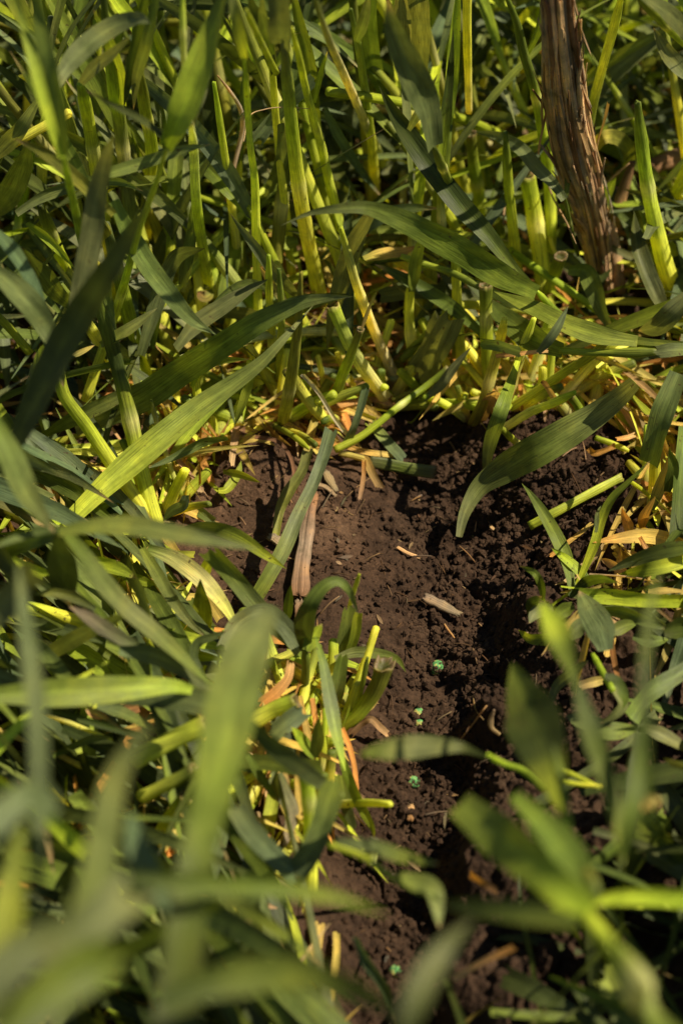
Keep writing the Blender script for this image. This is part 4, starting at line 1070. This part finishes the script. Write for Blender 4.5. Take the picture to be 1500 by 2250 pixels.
def scatter_soil():
    mb = MB(); k = 0
    xs = rng.uniform(-.10, .19, 26000); ys = rng.uniform(-.33, .08, 26000); ok = inpoly(xs, ys, BARE); xs, ys = xs[ok], ys[ok]
    xc = np.interp(ys, _fy, _fx); p = .25+.75*sstep(-.05, .02, xs-xc); p *= .35+vnoise(xs, ys, .02, 61); ok = rng.random(len(xs)) < p; xs, ys = xs[ok][:11000], ys[ok][:11000]
    zs = gz(xs, ys)
    for x, y, z in zip(xs, ys, zs):
        r = .0005+.0022*rng.random()**2.8; lump(mb, (x, y, z+r*.25), r, (1, rng.uniform(.7, 1), rng.uniform(.6, .95)), rows=5, cols=6, rough=.28, col=[float(crust(np.array([x]), np.array([y]))[0])]*3)
    for c0, r0 in SEEDS:
        for k in range(26):
            a = rng.uniform(0, 6.28); b = rng.uniform(.55, 1.5); lump(mb, c0+r0*np.array([math.cos(a)*math.sin(b), math.sin(a)*math.sin(b)*.9, math.cos(b)*.8]), r0*rng.uniform(.06, .26), rows=5, cols=6, rough=.28)
    o = mb.build('soil_crumbs', M_SOIL, smooth=False); tag(o, 'loose dark soil crumbs strewn over the furrow', 'soil crumbs', kind='stuff')
    mb = MB(); xs = rng.uniform(-.10, .19, 900); ys = rng.uniform(-.33, .085, 900); ok = inpoly(xs, ys, BARE); xs, ys = xs[ok], ys[ok]; zs = gz(xs, ys)
    for x, y, z in list(zip(xs, ys, zs))[:300]:
        a = rng.uniform(0, 6.28); L = rng.uniform(.002, .012)*(1 if rng.random() < .85 else 2); d = np.array([math.cos(a), math.sin(a), rng.uniform(-.1, .35)])*L
        p = np.array([x, y, z+.0006]); col = [COL['tn']*.5, COL['br']*.7, COL['br']*.5, COL['gy']*.6, COL['tn']*.8][rng.integers(5)]
        if rng.random() < .6: tube(mb, [p, p+d*.5+np.array([0, 0, L*.08]), p+d], rng.uniform(.00015, .0005), [col], n=5, ns=5, hollow=False)
        else: blade(mb, [p, p+d*.5, p+d*.8], rng.uniform(.0008, .0025), [col], prof='B', n=5, na=4, view=(rng.uniform(-.4, .4), rng.uniform(-.4, .4), 1), roll=0)
    o = mb.build('straw_bits', M_DRY); tag(o, 'scattered straw bits and root fibres on the soil', 'straw bits', kind='stuff')
scatter_soil()

# ------------------------------------------------------------------ surrounding rye: depth of what is traced, so the rest grows behind it
ZB = np.full((563+40, 375+40), 9.0)
def splat(Pt, k=1):
    x, y, z = project(Pt); i = (y/4+20).astype(int); j = (x/4+20).astype(int)
    for a in range(-k, k+1):
        for b in range(-k, k+1):
            ii, jj = i+a, j+b; ok = (ii >= 0)&(ii < ZB.shape[0])&(jj >= 0)&(jj < ZB.shape[1])&(z > .05); np.minimum.at(ZB, (ii[ok], jj[ok]), z[ok])
for H in HERO_PTS: splat(H)
# light: keep the traced stems and broad blades in the sun
_e1 = np.cross(SUNV, [0, 1.0, 0]); _e1 /= np.linalg.norm(_e1); _e2 = np.cross(SUNV, _e1)
SB = np.full((500, 500), -9.0)
def suncell(Pt): return np.clip(((Pt@_e1)/.003+250).astype(int), 0, 499), np.clip(((Pt@_e2)/.003+250).astype(int), 0, 499)
for H in LIT_PTS:
    px_, py_, _z = project(H); H = H[(px_ > 60)&(px_ < 1380)&(py_ > 60)&(py_ < 2250)]
    if len(H):
        a_, b_ = suncell(H); np.maximum.at(SB, (a_, b_), H@SUNV)
def shades(Pt):
    a_, b_ = suncell(Pt); s = SB[a_, b_]; return ((s > -8)&(Pt@SUNV > s+.006)).mean()
def blocks(Pt, tol=.004):
    """share of points standing in front of a traced plant, and of points over or shading bare soil"""
    x, y, z = project(Pt); i = (y/4+20).astype(int); j = (x/4+20).astype(int); ok = (i >= 0)&(i < ZB.shape[0])&(j >= 0)&(j < ZB.shape[1])&(z > .05)
    fr = np.zeros(len(Pt), bool); fr[ok] = ZB[i[ok], j[ok]] > z[ok]+tol
    fr &= ZB[np.clip(i, 0, ZB.shape[0]-1), np.clip(j, 0, ZB.shape[1]-1)] < 8.9
    sh = Pt-SUNV*(Pt[:, 2]/SUNV[2])[:, None]
    return fr.mean(), inpoly(x, y, BPX).mean(), inpoly(sh[:, 0], sh[:, 1], BARE).mean(), (z < .42).mean()
def pick(*a): return a[rng.integers(len(a))]
GREENS = ['gr', 'gr', 'bl', 'bl', 'gn', 'dk', 'dk', 'lm']
def arc(p, d, L, droop, n=6):
    d = d/np.linalg.norm(d); pts = [p]; q = p.copy()
    side = np.cross(d, [0, 0, 1.0])*rng.uniform(-.25, .25)
    for i in range(n-1):
        d = d+np.array([0, 0, -droop/(n-1)])+side/(n-1); d = d/np.linalg.norm(d); q = q+d*L/(n-1)
        if q[2] < gmac(q[0], q[1])+.003: q[2] = float(gmac(q[0], q[1]))+.003+rng.random()*.004; d[2] = abs(d[2])*.1
        pts.append(q.copy())
    return np.array(pts)
def standing(n_want, xr, yr, hr, name_label, group, tries=6000, lean=(-.18, .05), thick=1.0, nl=(1, 4), tol=.22):
    made = 0; used = []
    for _ in range(tries):
        if made >= n_want: break
        x = rng.uniform(*xr); y = rng.uniform(*yr)
        if inpoly(np.array([x]), np.array([y]), BARE)[0]: continue
        if any((x-a)**2+(y-b)**2 < .010**2 for a, b in used): continue
        z = float(gmac(x, y)); H = rng.uniform(*hr); d = np.array([lean[0]+rng.normal(0, .22), lean[1]+rng.normal(0, .18), 1.0])
        parts = []; base = np.array([x, y, z-.002]); pts = arc(base, d, H, rng.uniform(-.1, .35)); rs_ = rng.uniform(.0022, .0040)*thick
        mb = MB(); cols = [COL['yl'], COL[pick('lm', 'yl', 'lm', 'ol')], COL[pick('lm', 'gn', 'gr')]]
        tube(mb, pts, np.array([1.25, 1, .9, .55])*rs_, [k*rng.uniform(.7, 1.05) for k in cols], n=14, ns=10, hollow=False, node=rng.uniform(.4, .8)); parts.append(('stem', mb, M_STEM))
        for k in range(rng.integers(*nl)):
            f = rng.uniform(.25, 1); i = f*(len(pts)-1); p = np.array([np.interp(i, np.arange(len(pts)), pts[:, j]) for j in range(3)])
            a = rng.uniform(0, 6.28); up = rng.uniform(.7, 3.2); dd = np.array([math.cos(a), math.sin(a), up])
            mb = MB(); c1, c2 = COL[pick(*GREENS)], COL[pick(*GREENS)]
            blade(mb, arc(p, dd, rng.uniform(.07, .20), rng.uniform(.3, 1.8)), rng.uniform(.005, .012), [c1, c1, c2], prof='L', view=(rng.uniform(-.5, .5), rng.uniform(-1, 0), rng.uniform(.2, 1)), n=14, na=5)
            parts.append(('leaf_blade', mb, M_LEAF))
        td = pts[-1]-pts[-2]; mb = MB(); c1 = COL[pick('gr', 'gn', 'dk', 'gn', 'lm')]; blade(mb, arc(pts[-2]*.5+pts[-1]*.5, td+np.array([rng.normal(0, .003), rng.normal(0, .003), 0]), rng.uniform(.09, .2), rng.uniform(.1, 1.4)), rng.uniform(.005, .011), [cols[-1], c1, c1], prof='L', view=(rng.uniform(-.5, .5), rng.uniform(-1, 0), rng.uniform(.2, 1)), n=16, na=7); parts.insert(1, ('leaf_blade', mb, M_LEAF))
        keep = []; bad = False
        for prt in parts:
            fr, b1, b2, nz = blocks(np.concatenate(prt[1].v))
            if fr > .07 or b1 > .01 or b2 > .03 or nz > 0 or shades(np.concatenate(prt[1].v)) > tol:
                if prt[0] == 'stem' or prt is parts[1]: keep = []; break
                continue
            keep.append(prt)
        if not keep: continue
        root = empty('rye_plant', base); tag(root, name_label, 'rye plant', group)
        for nm, mb, mt in keep: mb.build(nm, mt, parent=root, origin=base)
        used.append((x, y)); made += 1
    print('standing', group, made)
standing(28, (-.34, .22), (.34, .66), (.22, .34), 'one of the tall rye plants at the very back of the upper stand', 'tall rye plants along the top')
standing(18, (-.13, .10), (.072, .17), (.07, .17), 'one of the thick yellow rye stems crowded behind the upper edge of the bare soil', 'thick rye stems behind the bare soil', thick=1.3, nl=(0, 2), tol=.5)
standing(112, (-.34, .12), (.09, .62), (.10, .30), 'one of the many green rye plants standing crowded in the upper left stand', 'rye plants in the upper left stand', nl=(1, 3))
standing(34, (.06, .34), (.12, .55), (.05, .18), 'one of the shaded rye plants standing among the upper right stems', 'rye plants at the upper right')
standing(20, (-.30, -.07), (-.36, .06), (.04, .13), 'one of the low leaning rye plants in the lower left tangle', 'rye plants in the lower left tangle', lean=(.1, -.1))
standing(10, (.14, .30), (-.33, -.10), (.04, .12), 'one of the low rye plants in the dark lower right corner', 'rye plants in the lower right corner')
standing(34, (.28, .50), (.24, .60), (.24, .36), 'one of the tall rye plants beyond the right edge that shade the corner', 'tall rye plants at the right', tol=1)

standing(14, (.19, .38), (-.36, -.16), (.16, .34), 'one of the tall rye plants beside the dark lower right corner', 'tall rye plants beside the lower right corner', tol=.08)
def crowns():
    """tufted rye bases along the edge of the bare soil"""
    k = 0
    for px, py in [(455,935),(520,905),(585,925),(655,905),(745,905),(835,880),(905,868),(965,872),(1045,905),(1120,885),(1200,880),(1290,925),(1390,985),(395,1015),(350,1110),(655,1560),(640,1640),(690,1750),(730,1600),(590,1700),(480,985),(1440,1100),(1010,850),(790,850)]:
        b = P(px, py, 0); parts = []
        for i in range(rng.integers(5, 9)):
            a = rng.uniform(0, 6.28); s = rng.uniform(.1, 1.3); d = np.array([math.cos(a)*s, math.sin(a)*s+.25, 1]); L = rng.uniform(.02, .065); mb = MB(); r0 = rng.uniform(.0020, .0038)
            base = b+np.array([math.cos(a), math.sin(a), 0])*.006+np.array([0, 0, -.004])
            tube(mb, arc(base, d, L, rng.uniform(0, .5), 4), np.array([1.2, 1, .8])*r0, [COL[pick('pa', 'wh', 'tn')], COL[pick('yl', 'lm', 'yl')], COL[pick('lm', 'yl', 'gn')]], n=9, ns=12, hollow=False); parts.append(('stem', mb, M_STEM))
        for i in range(rng.integers(4, 8)):
            a = rng.uniform(0, 6.28); d = np.array([math.cos(a), math.sin(a), rng.uniform(0, .5)]); mb = MB(); c1 = COL[pick('ye', 'or_', 'tn', 'ye', 'lm', 'yl')]
            blade(mb, arc(b+np.array([0, 0, .006]), d, rng.uniform(.025, .07), rng.uniform(.6, 2.2)), rng.uniform(.002, .006), [c1, c1*.8], prof=pick('L', 'B'), view=(rng.normal(0, .6), -.3, .8), n=12, na=5); parts.append(('dead_leaf', mb, M_DRY))
        keep = []
        for prt in parts:
            fr, b1, b2, nz = blocks(np.concatenate(prt[1].v), .010)
            if fr < .35 and b1 < .55 and b2 < .75: keep.append(prt)
        if len(keep) < 2: continue
        root = empty('rye_tuft', b); tag(root, 'one of the yellow rye tufts with dead leaves rooted along the bare soil edge', 'rye tuft', 'rye tufts along the soil edge')
        for nm, mb, mt in keep: mb.build(nm, mt, parent=root, origin=b)
        k += 1
    print('crowns', k)
crowns()
LIT = [tuple(flat(*q)[:2]) for q in [(440,900),(520,880),(600,900),(680,900),(560,960),(800,890),(480,980),(1060,880),(1130,900),(1220,860),(1350,930),(1410,1050),(1400,1180),(1000,840),(330,1100),(640,1560),(700,1620),(1450,880),(600,760),(450,1080)]]
def tangle(name, label, n_want, mode, tries):
    mb = MB(); made = 0
    for _ in range(tries):
        if made >= n_want: break
        x = rng.uniform(-.42, .42); y = rng.uniform(-.42, .80)
        if inpoly(np.array([x]), np.array([y]), BARE)[0]: continue
        if mode == 'litter':
            if x > 0 and y < -.12: continue
            if rng.random() > .16+.84*min(1, sum(math.exp(-((x-a)**2+(y-b)**2)/.0012) for a, b in LIT)): continue
            h = rng.uniform(.001, .022); L = rng.uniform(.02, .09); w = rng.uniform(.0015, .006)*(1 if rng.random() < .8 else 1.5); el = rng.normal(.05, .22); cols = [COL[pick('or_', 'ye', 'tn', 'ye', 'lm', 'ye', 'yl')]*rng.uniform(.5, 1.0)]*1; droop = rng.uniform(-.3, .8)
        else:
            h = rng.uniform(.004, .060); L = rng.uniform(.06, .18); w = rng.uniform(.003, .011); el = rng.normal(.3, .5)+(.6*rng.random() if y > .1 else 0); gg = GREENS if y > -.15 else ['dk', 'gr', 'dk', 'gn']; cols = [COL[pick(*gg)]*rng.uniform(.7, 1.1), COL[pick(*gg)]*rng.uniform(.7, 1.1)]; droop = rng.uniform(0, 1.6)  # near the bottom the greens turn darker: foreground shade put into the blade colour
        a = rng.normal(-.8, .7) if rng.random() < .5 else rng.uniform(0, 6.28)
        if mode == 'green' and x < .02 and y < .06: a = rng.normal(-.75, .4); L *= 1.3; w *= 1.25
        p = np.array([x, y, float(gmac(x, y))+h]); d = np.array([math.cos(a), math.sin(a), el]); one = MB()
        if mode == 'green' and y > .05 and rng.random() < .10: tube(one, arc(p, d, L*1.2, .3, 4), rng.uniform(.0016, .0030), [COL[pick('yl', 'lm', 'pa', 'ol')]*rng.uniform(.6, 1)], n=7, ns=8, hollow=False)
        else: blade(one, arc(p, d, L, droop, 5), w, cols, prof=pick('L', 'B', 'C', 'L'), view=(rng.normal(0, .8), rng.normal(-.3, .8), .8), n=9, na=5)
        fr, b1, b2, nz = blocks(one.v[0], .002)
        if fr > .12 or b1 > (.12 if mode == 'litter' else .02) or (b2 > .10 and mode != 'litter') or nz > 0: continue
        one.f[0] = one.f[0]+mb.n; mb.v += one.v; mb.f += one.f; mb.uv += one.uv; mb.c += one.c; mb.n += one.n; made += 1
    print(name, made)
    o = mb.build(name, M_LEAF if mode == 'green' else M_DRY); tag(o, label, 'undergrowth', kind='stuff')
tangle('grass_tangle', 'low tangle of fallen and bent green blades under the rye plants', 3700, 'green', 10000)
tangle('leaf_litter', 'yellow orange and brown dead leaf litter under the rye', 3600, 'litter', 45000)

# sanity: nothing else emits or hides
